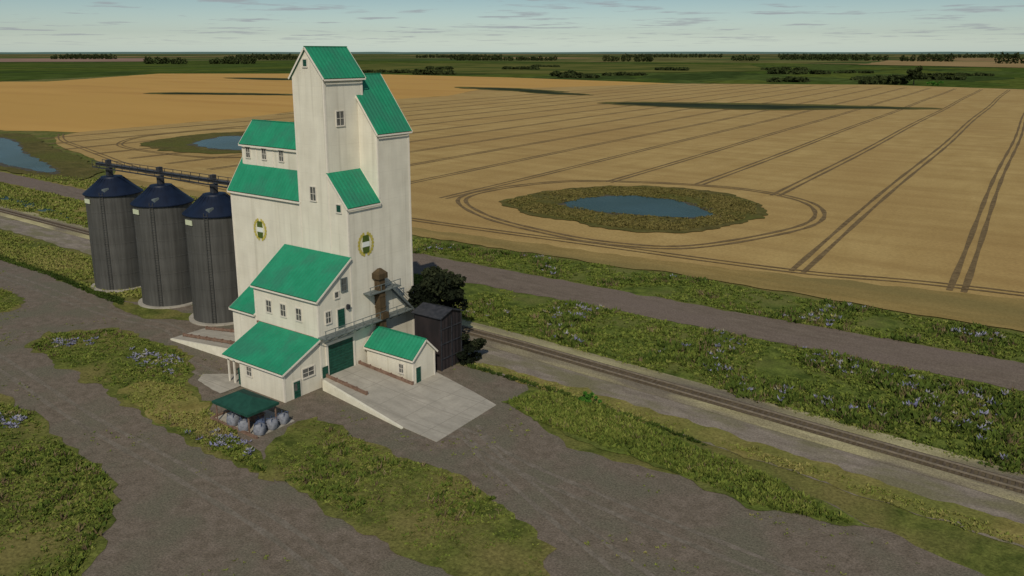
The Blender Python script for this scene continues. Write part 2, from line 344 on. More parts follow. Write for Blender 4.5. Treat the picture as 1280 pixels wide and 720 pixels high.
# distant ridge on the horizon, its blue-green colour carrying the haze
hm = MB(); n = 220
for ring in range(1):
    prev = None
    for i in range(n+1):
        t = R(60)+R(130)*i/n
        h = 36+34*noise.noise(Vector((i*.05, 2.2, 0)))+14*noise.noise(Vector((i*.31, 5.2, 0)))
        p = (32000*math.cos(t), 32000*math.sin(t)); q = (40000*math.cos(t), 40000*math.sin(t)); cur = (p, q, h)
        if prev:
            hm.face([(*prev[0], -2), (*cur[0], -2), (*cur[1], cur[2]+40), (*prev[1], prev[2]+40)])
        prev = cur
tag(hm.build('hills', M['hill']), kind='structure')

sheet('crop_land', [(-1212,461),(-1452,852),(-1242,1005),(-1051,1068),(-734,1045),(-397,955),(-170,1070),(-7,1015),(900,1000),(1500,2500),(400,2650),(-1200,3300),(-3300,3000),(-4200,2000),(-3900,900),(-2600,300)], .06, M['greencrop'], jit=8, step=25, nscale=.02)
sheet('orange_field', [(-1205,461),(-1156,501),(-1452,852),(-1242,1005),(-1051,1068),(-734,1045),(-397,955),(-498,659),(-437,532),(-438,448),(-385,305),(-366,248),(-356,144),(-395,124),(-600,150),(-1000,300)], .10, M['orange'], jit=2, step=15, nscale=.03)
sheet('wheat_field', [(-356,144),(-366,248),(-385,305),(-438,448),(-437,532),(-498,659),(-397,955),(-170,1070),(-7,1015),(700,1000),(700,70),(66,76),(17,73),(-17,71),(-54,69),(-190,72),(-212,84),(-250,94),(-300,106),(-340,124)], .14, M['field'], jit=.8, step=4, nscale=.1)
sheet('headland', [(-190,66),(-54,63.5),(5,67.5),(36,68.4),(66,68.5),(200,70),(700,72),(700,96),(200,94),(66,87),(17,77.5),(-17,73.5),(-54,70),(-190,72)], .17, M['headland'], jit=.9, step=2.5, nscale=.2)

M['tanfar'] = mat('far_tan_field', (.22,.155,.07), (.29,.20,.095), scale=.004, stretch=(1,1,1), rough=1, spec=0)
M['pinkfar'] = mat('far_fallow', (.20,.13,.10), (.26,.17,.125), scale=.003, rough=1, spec=0)
M['olivefar'] = mat('far_pasture', (.085,.090,.024), (.13,.125,.036), scale=.01, c3=(.05,.07,.018), scale3=.006, rough=1, spec=0, detail=8)
sheet('tan_field', [(-640, 2939), (-130, 2565), (79, 2577), (79, 4345), (-267, 4286), (-883, 4530)], .9, M['tanfar'], jit=10, step=60, nscale=.01)
sheet('fallow_field', [(-4069, 1331), (-3571, 2095), (-5705, 3300), (-6558, 2175)], .9, M['pinkfar'], jit=10, step=100, nscale=.005)
sheet('pasture', [(-1345, 1101), (-781, 1265), (-556, 1770), (-939, 2722), (-2218, 2336), (-1912, 1599)], .5, M['olivefar'], jit=12, step=40, nscale=.01)
# tramlines
tm = MB(); dirx = -.0555
ringpts = smooth_loop([(-70,107),(-71.5,130),(-62,152),(-43,163),(-20,169),(-2,166),(12,155),(19,136),(17,116),(6,90),(-9,83),(-27,84),(-50,91)], 7)
def bord(v):
    tab = [(-356,144),(-366,248),(-385,305),(-438,448),(-437,532),(-498,659),(-397,955),(-397,1100)]
    for (a, b) in zip(tab, tab[1:]):
        if a[1] <= v <= b[1]: return a[0]+(b[0]-a[0])*(v-a[1])/(b[1]-a[1])
    return tab[0][0]
for k in range(-24, 17):
    u85 = 56-26*k
    v0 = 86 if k < 1 else (83 if k == 1 else 100)
    if k == 2: v0 = 163
    if k == 3: v0 = 169
    if k == 4: v0 = 157
    if k == 5: v0 = 104
    pts = []
    v = v0
    while v < 1000:
        u = u85+dirx*(v-85)+.5*math.sin(v*.02+k)
        if u > bord(v)+4 and u < 690: pts.append((u, v))
        v += 12
    if len(pts) > 2: ribbon(tm, pts, 1.0, .19, gap=2.2)
ribbon(tm, ringpts, 1.05, .21, closed=True, gap=2.2)
ribbon(tm, smooth_loop([(-353,133),(-320,118),(-283,108),(-249,99),(-215,90),(-180,82),(-120,77),(-60,77),(-10,80),(30,83),(70,91),(200,96)], 8, closed=False), .7, .23, gap=2.1)
ribbon(tm, smooth_loop([(-310,195),(-309,160),(-300,140),(-277,122),(-240,117),(-205,122),(-190,150),(-205,190),(-250,214),(-295,214)], 8), .7, .25, closed=True, gap=2.1)
tag(tm.build('wheel_tracks', M['tramline']), kind='structure')

# ponds with their reedy margins
def pond(rim, water, jit=1.2, zr=.30, nscale=.15, wm='water'):
    sheet('pond_bank', smooth_loop(rim, 6), zr, M['reedgrass'], jit=jit, step=1.2, nscale=nscale)
    cx_ = sum(p[0] for p in water)/len(water); cy_ = sum(p[1] for p in water)/len(water)
    if wm == 'water': sheet('pond_mud', smooth_loop([(cx_+(x-cx_)*1.07, cy_+(y-cy_)*1.09) for x, y in water], 6), zr+.02, M['mud'], jit=jit*1.1, step=1.0, nscale=nscale*2)
    sheet('pond_water', smooth_loop(water, 6), zr+.05, M[wm], jit=jit*.8, step=1.2, nscale=nscale)
pond([(-58,109),(-58,130),(-48,149),(-32,159),(-14,158),(0,148),(7,133),(5,115),(-1,102),(-12,96),(-27,96),(-45,100)],
     [(-43,117),(-42,128),(-34,138),(-22,139),(-10,132),(-3,125),(-8,118),(-18,114),(-31,112)], 1.6)
pond([(-276,131),(-290,155),(-292,185),(-262,196),(-222,176),(-205,146),(-223,125),(-252,123)],
     [(-262,150),(-272,176),(-240,176),(-215,155),(-222,141),(-245,140)], 2)
pond([(-378,108),(-366,122),(-300,103),(-245,89),(-206,76),(-192,60),(-215,56),(-262,60),(-330,70),(-380,88)],
     [(-359,104),(-335,103),(-280,84),(-242,74),(-221,67.5),(-219,63),(-262,65),(-330,82),(-375,95)], 1.3)
pond([(-700,385),(-720,410),(-660,445),(-588,468),(-560,455),(-620,420)], [(-690,395),(-700,410),(-650,436),(-595,458),(-580,450),(-630,420)], 3, nscale=.05, wm='marsh')
pond([(-540,672),(-560,700),(-480,706),(-395,672),(-392,650),(-450,645)], [(-525,680),(-535,694),(-480,696),(-410,668),(-408,656),(-450,655)], 3, nscale=.05, wm='marsh')
pond([(-262,512),(-250,545),(-180,580),(-120,600),(-40,610),(-30,590),(-80,560),(-120,515),(-190,500)], [(-248,518),(-235,540),(-165,562),(-110,580),(-50,600),(-46,590),(-95,560),(-130,522),(-190,510)], 2.5, nscale=.05, wm='marsh')
pond([(-430,640),(-420,655),(-360,645),(-330,620),(-380,615)], [(-420,640),(-410,648),(-362,638),(-340,625),(-380,622)], 2, nscale=.05, wm='marsh')
pond([(-1080,740),(-1100,775),(-980,800),(-900,765),(-960,725)], [(-1060,745),(-1075,765),(-980,785),(-920,762),(-965,737)], 2, nscale=.05, wm='marsh')
sheet('ditch_water', [(-185,31.2),(-180,34),(-162,33.6),(-140,30.8),(-128,28.2),(-150,28.6)], .08, M['water'], jit=.4, step=1.5)

# lush verge, dirt road, railway formation
sheet('verge', [(-80,28),(-80,66),(-46,62),(5.6,67.6),(36,67.1),(68,68.2),(300,70),(300,4),(70,19),(50,20.6),(17,23.6),(0,25)], .02, M['verge'], jit=.8, step=1.5)
sheet('dry_verge', [(-700,24),(-80,24),(-80,66),(-190,67),(-225,56),(-700,70)], .03, M['drygrass'], jit=.8, step=3)
sheet('dirt_road', [(-600,60),(-235,55),(-175,52.9),(-60,51.8),(27,53),(69,54.2),(300,58),(300,47),(70,43.8),(4,42.3),(-26,40.5),(-60,41),(-155,43.2),(-210,45.1),(-600,49)], .06, M['road'], jit=.5, step=1.4)
sheet('service_track', [(-500,13),(-133,13.2),(-60,12),(-20,10.8),(11,10.2),(24,10.2),(54,7.4),(300,-9),(300,5),(69,15.2),(35,17.4),(-60,19.5),(-500,21)], .05, M['trackgravel'], jit=.5, step=1.3)

sheet('dry_shoulder', [(-500,25.5),(-60,22),(0,24.7),(17,23.9),(50,20.9),(70,19.3),(200,11.5),(200,5),(50,16),(0,19.5),(-60,20.5),(-500,20.5)], .055, M['ballast'], jit=.35, step=1.2)
sheet('dry_strip', [(11,10.3),(24,10.3),(54,7.5),(120,3.5),(120,7.5),(54,11.2),(40,12.2),(24,12.8),(11,12.4)], .075, M['drygrass'], jit=.7, step=.8)
def railway():
    t = thing('railway_track', (0,20.5,0), 'single railway line on a pale gravel bed running past the grain elevator and silos', 'railway')
    y = lambda x: 20.9 - .018*(x-0) if x > 0 else 20.9+.004*x*0
    def yc(x):
        if x > 10: return 20.62-.060*(x-10)
        if x > -30: t = x+30; return 21.14-.003*t-.00025*t*t
        return 21.14+.014*(-30-x)
    xs = [-500+8*i for i in range(101)]
    b = MB()
    for a, c in zip(xs, xs[1:]):
        ya, yb = yc(a), yc(c)
        prof = [(-2.9,.08),(-1.7,.30),(-1.4,.31),(1.4,.31),(1.7,.30),(3.9,.10)]
        for n_, ((p, z), (q, w)) in enumerate(zip(prof, prof[1:])): b.face([(a,ya+p,z),(c,yb+p,z),(c,yb+q,w),(a,ya+q,w)], 1 if n_ == 2 else 0)
    b.build('ballast_bed', [M['ballast'], M['darkbed']], t)
    s = MB(); x = -260.
    while x < 200:
        s.box(x, x+.26, yc(x)-1.25, yc(x)+1.25, .29, .37); x += .62
    sl = s.build('sleepers', M['sleeper'], t); sl['kind'] = 'stuff'
    for sg in (-.72, .72):
        r = MB()
        for a, c in zip(xs, xs[1:]): r.bar((a, yc(a)+sg, .44), (c, yc(c)+sg, .44), .09, .16)
        r.build('rail', M['rail'], t)
railway()

# yard and its grass islands
sheet('yard', [(-300,-1.2),(-102,.2),(-81,0),(-68,-1.3),(-55,-1.2),(-34,9),(0,11),(8.3,10.2),(20,10.2),(22.5,4),(34,-1),(44.3,.5),(51.2,5.5),(70,0),(200,-30),(200,-140),(-300,-140)], .03, M['gravel'], jit=.6, step=1.2)
M['rut'] = mat('worn_gravel', (.125,.107,.080), (.175,.148,.117), scale=.8, stretch=(1,1,1), rough=1, spec=.05, detail=8, grain=5, gamt=.4)
rt_ = MB()
for pi_, path in enumerate(([(-120,-24),(-70,-23.5),(-40,-25),(-15,-27),(10,-27.8),(30,-30),(60,-40)], [(-120,-5),(-80,-5),(-50,-5.5),(-34,-4),(-24,-10),(-12,-11)], [(60,-9),(40,-8),(28,-6.5),(21,-3)], [(80,-22),(52,-17),(30,-8.5),(22,-5),(16,-10)], [(-90,-14),(-60,-20),(-48,-25)])):
    pp = smooth_loop(path, 10, closed=False); ribbon(rt_, pp, .55, .036+.0045*pi_, gap=1.9)
tag(rt_.build('wheel_ruts', M['rut']), kind='structure')
sheet('grass_island', [(-44.6,-20),(-48.3,-15.3),(-41.5,-8.6),(-30,-8.0),(-24,-8.2),(-20,-10),(-16.5,-12.2),(-14,-14.6),(-6,-17),(1,-18.8),(10,-21.5),(13.5,-23),(12,-24),(1.8,-23.5),(-16.5,-22)], .06, M['grass'], jit=.8, step=.8)
sheet('dry_grass_patch', [(-19,-20.5),(-19.5,-17),(-15,-15.5),(-9,-16.8),(-2.5,-18.2),(3,-20),(-1,-21.8),(-9,-22.2)], .08, M['drygrass'], jit=1, step=.8)
sheet('grass_corner', [(-200,-29),(-60,-30),(-25.5,-30),(-21.4,-29.4),(-10,-31.2),(-1,-31.6),(6,-34.5),(14,-42),(24,-60),(24,-140),(-200,-140)], .06, M['grass'], jit=.8, step=1)
sheet('grass_patch', [(-86,-10.5),(-78,-9.3),(-72,-9),(-66,-11),(-63,-14.5),(-66,-17),(-80,-18)], .06, M['grass'], jit=.7, step=.8)
sheet('grass_plot', [(13,-22.8),(9,-20.6),(6.5,-17.5),(5,-13.4),(6,-11.6),(14,-12.1),(20,-12.6),(27.2,-11.6),(34,-13.6),(41,-17),(44,-21),(38,-24.4),(28,-24.4)], .10, M['grass'], jit=.7, step=.8)
sheet('grass_triangle', [(20.5,3.9),(21.5,8),(23,9.8),(30,10.2),(38,8.2),(51.2,5.6),(62,2),(52,-1),(44.3,.6),(36,1.0),(28,1.9)], .09, M['verge'], jit=.6, step=.8)
sheet('bank_grass', [(-57,-1.5),(-52,-3.2),(-42,-3.5),(-39,-1),(-33,0),(-30,2),(-36,2.6),(-46,.6)], .07, M['grass'], jit=.4, step=.6)

# ------------------------------------------------------------------ vegetation scatter
def inpoly(x, y, P):
    c = False; j = len(P)-1
    for i in range(len(P)):
        if (P[i][1] > y) != (P[j][1] > y) and x < (P[j][0]-P[i][0])*(y-P[i][1])/(P[j][1]-P[i][1])+P[i][0]: c = not c
        j = i
    return c
def scatter(name, polys, count, mname, size=(.35,.8), blades=6, height=1.0, patch=None, holes=(), tone=(0,1), z0=.05, wide=.35):
    """many leaf-sized faces as one uncountable mass"""
    xs = [p[0] for P in polys for p in P]; ys = [p[1] for P in polys for p in P]
    pts = []; tries = 0
    while len(pts) < count and tries < count*14:
        tries += 1
        x = random.uniform(min(xs), max(xs)); y = random.uniform(min(ys), max(ys))
        if not any(inpoly(x, y, P) for P in polys) or any(inpoly(x, y, P) for P in holes): continue
        nv = noise.noise(Vector((x*.13, y*.13, 1.5)))
        if patch is not None and nv < patch: continue
        if patch is None and random.random() > .55+nv: continue
        pts.append((x, y, nv))
    n = len(pts)
    if not n: return
    V = np.zeros((n*blades*3, 3)); T = np.zeros(n*blades*3)
    A = np.array(pts); A = np.repeat(A, blades, axis=0); m_ = len(A)
    s = rng.uniform(size[0], size[1], n).repeat(blades)
    ang = rng.uniform(0, 2*math.pi, m_); rad = s*rng.uniform(0, .7, m_)
    cx = A[:,0]+rad*np.cos(ang); cy = A[:,1]+rad*np.sin(ang)
    a2 = rng.uniform(0, 2*math.pi, m_); w = s*wide*rng.uniform(.6,1.3,m_)
    lean = s*rng.uniform(.1,.6,m_); h = s*height*rng.uniform(.4,1,m_)
    V[0::3] = np.stack([cx-w*np.cos(a2), cy-w*np.sin(a2), np.full(m_, z0)], 1)
    V[1::3] = np.stack([cx+w*np.cos(a2), cy+w*np.sin(a2), np.full(m_, z0)], 1)
    V[2::3] = np.stack([cx+lean*np.cos(ang), cy+lean*np.sin(ang), z0+h], 1)
    t = np.clip(rng.uniform(tone[0], tone[1], n).repeat(blades)*.65+.35*rng.uniform(tone[0], tone[1], m_)+A[:,2]*.25, 0, 1)
    T = t.repeat(3)
    me = bpy.data.meshes.new(name); me.vertices.add(len(V)); me.vertices.foreach_set('co', V.ravel())
    nf = m_; me.loops.add(nf*3); me.loops.foreach_set('vertex_index', np.arange(nf*3))
    me.polygons.add(nf); me.polygons.foreach_set('loop_start', np.arange(nf)*3); me.polygons.foreach_set('loop_total', np.full(nf, 3))
    at = me.attributes.new('tone', 'FLOAT', 'POINT'); at.data.foreach_set('value', T)
    me.update(); me.validate(); me.materials.append(M[mname])
    o = bpy.data.objects.new(name, me); COL.objects.link(o); o['kind'] = 'stuff'
    return o
roadpoly = [(-600,60),(-235,55),(-60,52.2),(27,53.4),(69,54.6),(300,58),(300,46.5),(70,43.4),(4,41.9),(-26,40.1),(-60,40.6),(-155,42.8),(-600,49)]
vergepoly = [(-40,25.4),(-40,61),(5.6,67.2),(36,66.8),(130,68.6),(130,15.5),(70,19.6),(50,21.2),(17,24.2),(0,25.6)]
scatter('verge_grass', [vergepoly], 26000, 'tuft', (.3,.7), 7, .6, holes=[roadpoly], tone=(.1,.85))
scatter('verge_weeds', [vergepoly], 2600, 'tuft', (.5,1.0), 12, .8, holes=[roadpoly], tone=(0,.45), patch=.08)
scatter('wild_flowers', [vergepoly], 420, 'flower', (.35,.8), 9, .7, holes=[roadpoly], patch=.22, wide=.22, z0=.35)
scatter('dead_stalks', [vergepoly], 1500, 'stalk', (.4,1.0), 8, 1.1, holes=[roadpoly], patch=.02, wide=.12)
scatter('dark_weeds', [vergepoly], 900, 'tuft', (.6,1.5), 14, .7, holes=[roadpoly], tone=(0,.15), patch=.16)
scatter('far_verge_grass', [[(-230,24),(-230,52),(-190,66),(-40,62),(-40,26)]], 7000, 'tuft', (.5,1.1), 6, .7, holes=[roadpoly], tone=(.3,1))
isl = [(-44,-19.6),(-47,-15.5),(-41,-9.2),(-30,-8.6),(-24,-8.8),(-20.5,-10.5),(-17,-12.8),(-14,-15.2),(-6,-17.5),(1,-19.2),(10,-21.8),(12.5,-23),(1.8,-23),(-16.5,-21.4)]
drypatch = [(-19,-20.5),(-19.5,-17),(-15,-15.5),(-9,-16.8),(-2.5,-18.2),(3,-20),(-1,-21.8),(-9,-22.2)]
plot = [(13,-22.3),(9.5,-20.4),(7,-17.5),(5.6,-13.4),(6.5,-12.2),(14,-12.6),(20,-13.1),(27,-12.2),(34,-14.2),(40,-17),(43,-21),(38,-23.8),(28,-23.8)]
tri = [(21,4.4),(22,8),(23.4,9.3),(30,9.7),(38,7.8),(51,5.2),(60,1.8),(52,-.5),(44.3,1.1),(36,1.5),(28,2.4)]
corner = [(-60,-30.6),(-25.5,-30.6),(-21.4,-30),(-10,-31.8),(-1,-32.2),(6,-35),(14,-42.5),(18,-50),(-40,-60)]
scatter('yard_grass', [isl, plot, corner, [(-85,-10.8),(-78,-9.8),(-72,-9.5),(-66.4,-11.3),(-63.6,-14.5),(-66,-16.6),(-80,-17.6)]], 17000, 'tuft', (.2,.5), 7, .55, holes=[drypatch], tone=(.1,.85))
scatter('yard_stalks', [isl, plot, corner, tri], 700, 'stalk', (.3,.8), 8, 1.0, patch=-.1, wide=.12)
edge = [(-110,-3),(-60,-4),(-35,6),(0,9.5),(20,9),(20,4),(33,-2),(44,-1),(51,4),(72,-2),(60,-14),(40,-15),(27,-10),(14,-10.5),(5,-10),(-14,-13),(-22,-7.5),(-42,-6),(-50,-14),(-47,-21),(-17,-24),(12,-25.5),(30,-26),(30,-40),(0,-31),(-21,-28),(-60,-28.5),(-110,-24)]
scatter('yard_weeds', [edge], 900, 'tuft', (.12,.35), 5, .5, tone=(.2,.9), patch=.12, holes=[[(0,-8.5),(21,-8.5),(21,4),(9,8),(0,8)], [(-32,-7.2),(-12,-7.2),(-12,2),(-32,0)], [(-15,-14.5),(6,-14.5),(6,-4),(-15,-4)], [(-4,-20),(6,-20),(6,-12),(-4,-12)]])
scatter('dry_tufts', [drypatch], 900, 'tuft', (.2,.5), 6, .6, tone=(.7,1))
scatter('triangle_grass', [tri], 3200, 'tuft', (.3,.75), 7, .8, tone=(.05,.8))
scatter('island_weeds', [isl, plot, corner, tri], 900, 'tuft', (.4,.8), 12, .7, tone=(0,.4), patch=.1, holes=[drypatch])
scatter('island_flowers', [[(-32,-12),(-22,-10),(-17,-14),(-26,-15)], [(-44,-17),(-40,-12),(-37,-14),(-40,-18)], [(-2,-22.6),(0,-20),(5,-19.6),(8,-21.5),(6,-22.8)], [(-24,-31.5),(-20,-30.5),(-18,-33),(-24,-34)]], 150, 'flower', (.3,.7), 9, .5, patch=-.4, wide=.25, z0=.2)
scatter('bank_weeds', [[(-106,.6),(-102,1.6),(-81,1.2),(-68,.1),(-55,0),(-52,-2),(-58,-2),(-68,-1.2),(-81,-.2),(-106,-.3)], [(6,10.2),(8,10.8),(24,10.8),(36,9.5),(44,8.2),(44,7.7),(36,8.9),(23,10.1),(8,10.2)]], 1500, 'tuft', (.25,.5), 9, .8, patch=-1, tone=(0,.12))
scatter('shoulder_grass', [[(-40,25.2),(0,24.9),(17,24.4),(50,21.4),(70,19.8),(70,19.0),(50,20.4),(17,23.4),(0,24),(-40,24.3)], [(-40,10.4),(8,10.4),(24,10.4),(54,7.6),(110,3.5),(110,6),(54,9.8),(24,12),(8,12),(-40,13)]], 1500, 'tuft', (.25,.5), 6, .6, tone=(.5,1))
scatter('reeds', [[(-57,109),(-57,130),(-47,148),(-32,157),(-14,156),(-1,147),(5,132),(3,116),(-2,104),(-12,98),(-27,98),(-45,102)]], 5000, 'reed', (.4,.9), 6, .45, holes=[[(-43,117),(-42,128),(-34,138),(-22,139),(-10,132),(-3,125),(-8,118),(-18,114),(-31,112)]], tone=(.3,.95), z0=.3)
scatter('left_bank_grass', [[(-170,1),(-102,1),(-81,1),(-68,-.2),(-56,.2),(-38,10),(-170,12.5)]], 6500, 'tuft', (.35,.8), 6, .6, tone=(.5,1), patch=None)

# ------------------------------------------------------------------ trees
def leaf_cloud(name, c, rad, nclump, nleaf, ls, mname, parent=None, seed=0, flat=.0):
    r = np.random.default_rng(seed); V = []; T = []
    for k in range(nclump):
        d = r.normal(size=3); d /= np.linalg.norm(d); d *= r.uniform(.35,1.0)**.6
        cc = np.array(c)+d*np.array(rad); cr = min(rad)*r.uniform(.22,.42); tone = np.clip(.35+.45*d[2]+r.uniform(-.25,.25), 0, 1)  # clump tone rises with height: light from above put into leaf colour
        nn = nleaf
        p = r.normal(size=(nn,3)); p /= np.linalg.norm(p, axis=1)[:,None]; p *= (cr*r.uniform(.4,1.05,nn)**.5)[:,None]; p = p*np.array([1.15,1.15,.8])+cc
        a = r.normal(size=(nn,3)); a /= np.linalg.norm(a, axis=1)[:,None]; b = np.cross(a, r.normal(size=(nn,3))); b /= np.linalg.norm(b, axis=1)[:,None]
        s = ls*r.uniform(.6,1.3,nn)[:,None]
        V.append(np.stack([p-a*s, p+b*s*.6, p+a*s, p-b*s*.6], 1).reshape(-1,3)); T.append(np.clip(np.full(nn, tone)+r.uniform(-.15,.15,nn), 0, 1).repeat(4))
    V = np.concatenate(V); T = np.concatenate(T); nf = len(V)//4
    base = np.array(parent['_b'] if parent is not None else c) if parent is not None else np.array((c[0], c[1], 0))
    V = V-base
    me = bpy.data.meshes.new(name); me.vertices.add(len(V)); me.vertices.foreach_set('co', V.ravel())
    me.loops.add(nf*4); me.loops.foreach_set('vertex_index', np.arange(nf*4)); me.polygons.add(nf)
    me.polygons.foreach_set('loop_start', np.arange(nf)*4); me.polygons.foreach_set('loop_total', np.full(nf,4))
    at = me.attributes.new('tone', 'FLOAT', 'POINT'); at.data.foreach_set('value', T)
    me.update(); me.validate(); me.materials.append(M[mname])
    o = bpy.data.objects.new(name, me); COL.objects.link(o)
    if parent is not None: o.parent = parent
    else: o.location = base
    return o
def trunk(mb, a, b, r0, r1, n=8, bend=.3, seg=4):
    a = Vector(a); b = Vector(b); rings = []
    for k in range(seg+1):
        t = k/seg; p = a.lerp(b, t)+Vector((math.sin(t*3+a.x),math.cos(t*2.3+a.y),0))*bend*t
        r = r0+(r1-r0)*t; rings.append([(p.x+r*math.cos(2*math.pi*i/n), p.y+r*math.sin(2*math.pi*i/n), p.z) for i in range(n)])
    for k in range(seg):
        for i in range(n): mb.face([rings[k][i], rings[k][(i+1)%n], rings[k+1][(i+1)%n], rings[k+1][i]])
def tree(name, x, y, h, w, label, mname, clumps=26, leaves=150, ls=.35, z0=0, crown0=.35, seed=1):
    t = thing(name, (x,y,z0), label, 'tree')
    mb = MB(); trunk(mb, (x,y,z0-.1), (x,y,z0+h*.7), h*.035, h*.012)
    rr = random.Random(seed)
    for k in range(7):
        an = k*2.4+rr.random(); zz = z0+h*(.3+.07*k); trunk(mb, (x,y,zz), (x+math.cos(an)*w*.7, y+math.sin(an)*w*.7, zz+h*.17), h*.014, h*.004, 6, .2, 3)
    mb.build('trunk', M['bark'], t)
    leaf_cloud('crown', (x,y,z0+h*(1+crown0)/2), (w,w,h*(1-crown0)/2), clumps, leaves, ls, mname, t, seed)
    return t

# ------------------------------------------------------------------ the grain elevator
E = thing('grain_elevator', (0,0,0), 'tall cream timber grain elevator with green roofs and round wheat badges beside the railway', 'grain elevator')
def prism_x(mb, u0,u1,v0,v1,z0,ze,zr,vr=None, rside=True):   # ridge along u
    vr = (v0+v1)/2 if vr is None else vr
    a = [(v0,z0),(v1,z0),(v1,ze),(vr,zr),(v0,ze)] if v0 < vr < v1 else ([(v0,z0),(v1,z0),(v1,zr),(v0,ze)])
    A = [(u0,p,q) for p,q in a]; B = [(u1,p,q) for p,q in a]; n = len(a)
    mb.face(A[::-1]); mb.face(B)
    for i in range(n): mb.face([A[i],A[(i+1)%n],B[(i+1)%n],B[i]])
def prism_y(mb, u0,u1,v0,v1,z0,ze,zr,ur=None, ze2=None):
    ur = (u0+u1)/2 if ur is None else ur
    a = [(u0,z0),(u1,z0),(u1,ze),(ur,zr),(u0,ze if ze2 is None else ze2)] if u0 < ur < u1 else [(u0,z0),(u1,z0),(u1,ze),(u0,zr)]
    A = [(p,v0,q) for p,q in a]; B = [(p,v1,q) for p,q in a]; n = len(a)
    mb.face(A); mb.face(B[::-1])
    for i in range(n): mb.face([A[i],B[i],B[(i+1)%n],A[(i+1)%n]])
TH = .14; GAP = .17
def roof_x(parent, u0,u1,v0,v1,ze,zr,vr=None, oh=.3, name='roof', both=True, ohu=.25, ohr=None):
    vr = (v0+v1)/2 if vr is None else vr; mb = MB(); ohr = ohu if ohr is None else ohr
    s = (zr-ze)/(vr-v0); zl = ze-s*oh
    mb.slab([(u0-ohu,v0-oh,zl+GAP),(u1+ohr,v0-oh,zl+GAP),(u1+ohr,vr,zr+GAP),(u0-ohu,vr,zr+GAP)], TH, 0)
    if both:
        s2 = (zr-ze)/(v1-vr); mb.slab([(u0-ohu,v1+oh,ze-s2*oh+GAP),(u1+ohr,v1+oh,ze-s2*oh+GAP),(u1+ohr,vr+.01,zr+GAP),(u0-ohu,vr+.01,zr+GAP)], TH, 0)
        mb.box(u0-ohu-.01,u1+ohr+.01,vr-.12,vr+.12,zr+GAP-.05,zr+GAP+.05,0)
    # verge and eave boards
    for uu in (u0-ohu-.05, u1+ohr+.01):
        mb.bar((uu+.02,v0-oh,zl+.02),(uu+.02,vr,zr+.02),.05,.22,1)
        if both: mb.bar((uu+.02,v1+oh,ze-s2*oh+.02),(uu+.02,vr,zr+.02),.05,.22,1)
    mb.box(u0-ohu,u1+ohr,v0-oh-.06,v0-oh-.01,zl-.14,zl+.06,1)
    return mb.build(name, [M['roof'], M['trim']], parent)
def roof_y(parent, u0,u1,v0,v1,ze,zr,ur=None, oh=.3, name='roof', both=True, ohv=.25, ohb=None):
    ur = (u0+u1)/2 if ur is None else ur; mb = MB(); ohb = ohv if ohb is None else ohb
    s = (zr-ze)/(u1-ur); zl = ze-s*oh
    mb.slab([(u1+oh,v0-ohv,zl+GAP),(u1+oh,v1+ohb,zl+GAP),(ur,v1+ohb,zr+GAP),(ur,v0-ohv,zr+GAP)], TH, 0)
    if both:
        s2 = (zr-ze)/(ur-u0); mb.slab([(u0-oh,v0-ohv,ze-s2*oh+GAP),(u0-oh,v1+ohb,ze-s2*oh+GAP),(ur-.01,v1+ohb,zr+GAP),(ur-.01,v0-ohv,zr+GAP)], TH, 0)
        mb.box(ur-.12,ur+.12,v0-ohv-.01,v1+ohb+.01,zr+GAP-.05,zr+GAP+.05,0)
    for vv in (v0-ohv-.03, v1+ohb+.03):
        mb.bar((u1+oh,vv,zl+.02),(ur,vv,zr+.02),.05,.22,1)
        if both: mb.bar((u0-oh,vv,ze-s2*oh+.02),(ur,vv,zr+.02),.05,.22,1)
    mb.box(u1+oh+.01,u1+oh+.06,v0-ohv,v1+ohb,zl-.14,zl+.06,1)
    return mb.build(name, [M['roofy'], M['trim']], parent)
def corner(mb, u, v, z0, z1, w=.22): mb.box(u-w, u+.035, v-.035, v+w, z0, z1, 1)
def window_front(parent, u, v, z, w, h, name='window', glass='glass', div=True, frame='frame'):
    mb = MB(); t = .14
    mb.box(u-w/2-t,u-w/2,v-.09,v+.02,z-h/2-t,z+h/2+t,0); mb.box(u+w/2,u+w/2+t,v-.09,v+.02,z-h/2-t,z+h/2+t,0)
    mb.box(u-w/2,u+w/2,v-.09,v+.02,z+h/2,z+h/2+t,0); mb.box(u-w/2-.1,u+w/2+.1,v-.14,v+.02,z-h/2-t-.02,z-h/2,0)
    mb.box(u-w/2,u+w/2,v-.03,v+.02,z-h/2,z+h/2,1)
    if div:
        mb.box(u-.03,u+.03,v-.06,v-.032,z-h/2,z+h/2,0); mb.box(u-w/2,u-.032,v-.06,v-.032,z-.03,z+.03,0); mb.box(u+.032,u+w/2,v-.06,v-.032,z-.03,z+.03,0)
    return mb.build(name, [M[frame], M[glass]], parent)
def window_side(parent, u, v, z, w, h, name='window', glass='glass', div=True, frame='frame'):
    mb = MB(); t = .14
    mb.box(u-.02,u+.09,v-w/2-t,v-w/2,z-h/2-t,z+h/2+t,0); mb.box(u-.02,u+.09,v+w/2,v+w/2+t,z-h/2-t,z+h/2+t,0)
    mb.box(u-.02,u+.09,v-w/2,v+w/2,z+h/2,z+h/2+t,0); mb.box(u-.02,u+.14,v-w/2-.1,v+w/2+.1,z-h/2-t-.02,z-h/2,0)
    mb.box(u-.02,u+.03,v-w/2,v+w/2,z-h/2,z+h/2,1)
    if div:
        mb.box(u+.032,u+.06,v-.03,v+.03,z-h/2,z+h/2,0); mb.box(u+.032,u+.06,v-w/2,v-.032,z-.03,z+.03,0); mb.box(u+.032,u+.06,v+.032,v+w/2,z-.03,z+.03,0)
    return mb.build(name, [M[frame], M[glass]], parent)
W = [M['wall'], M['trim']]
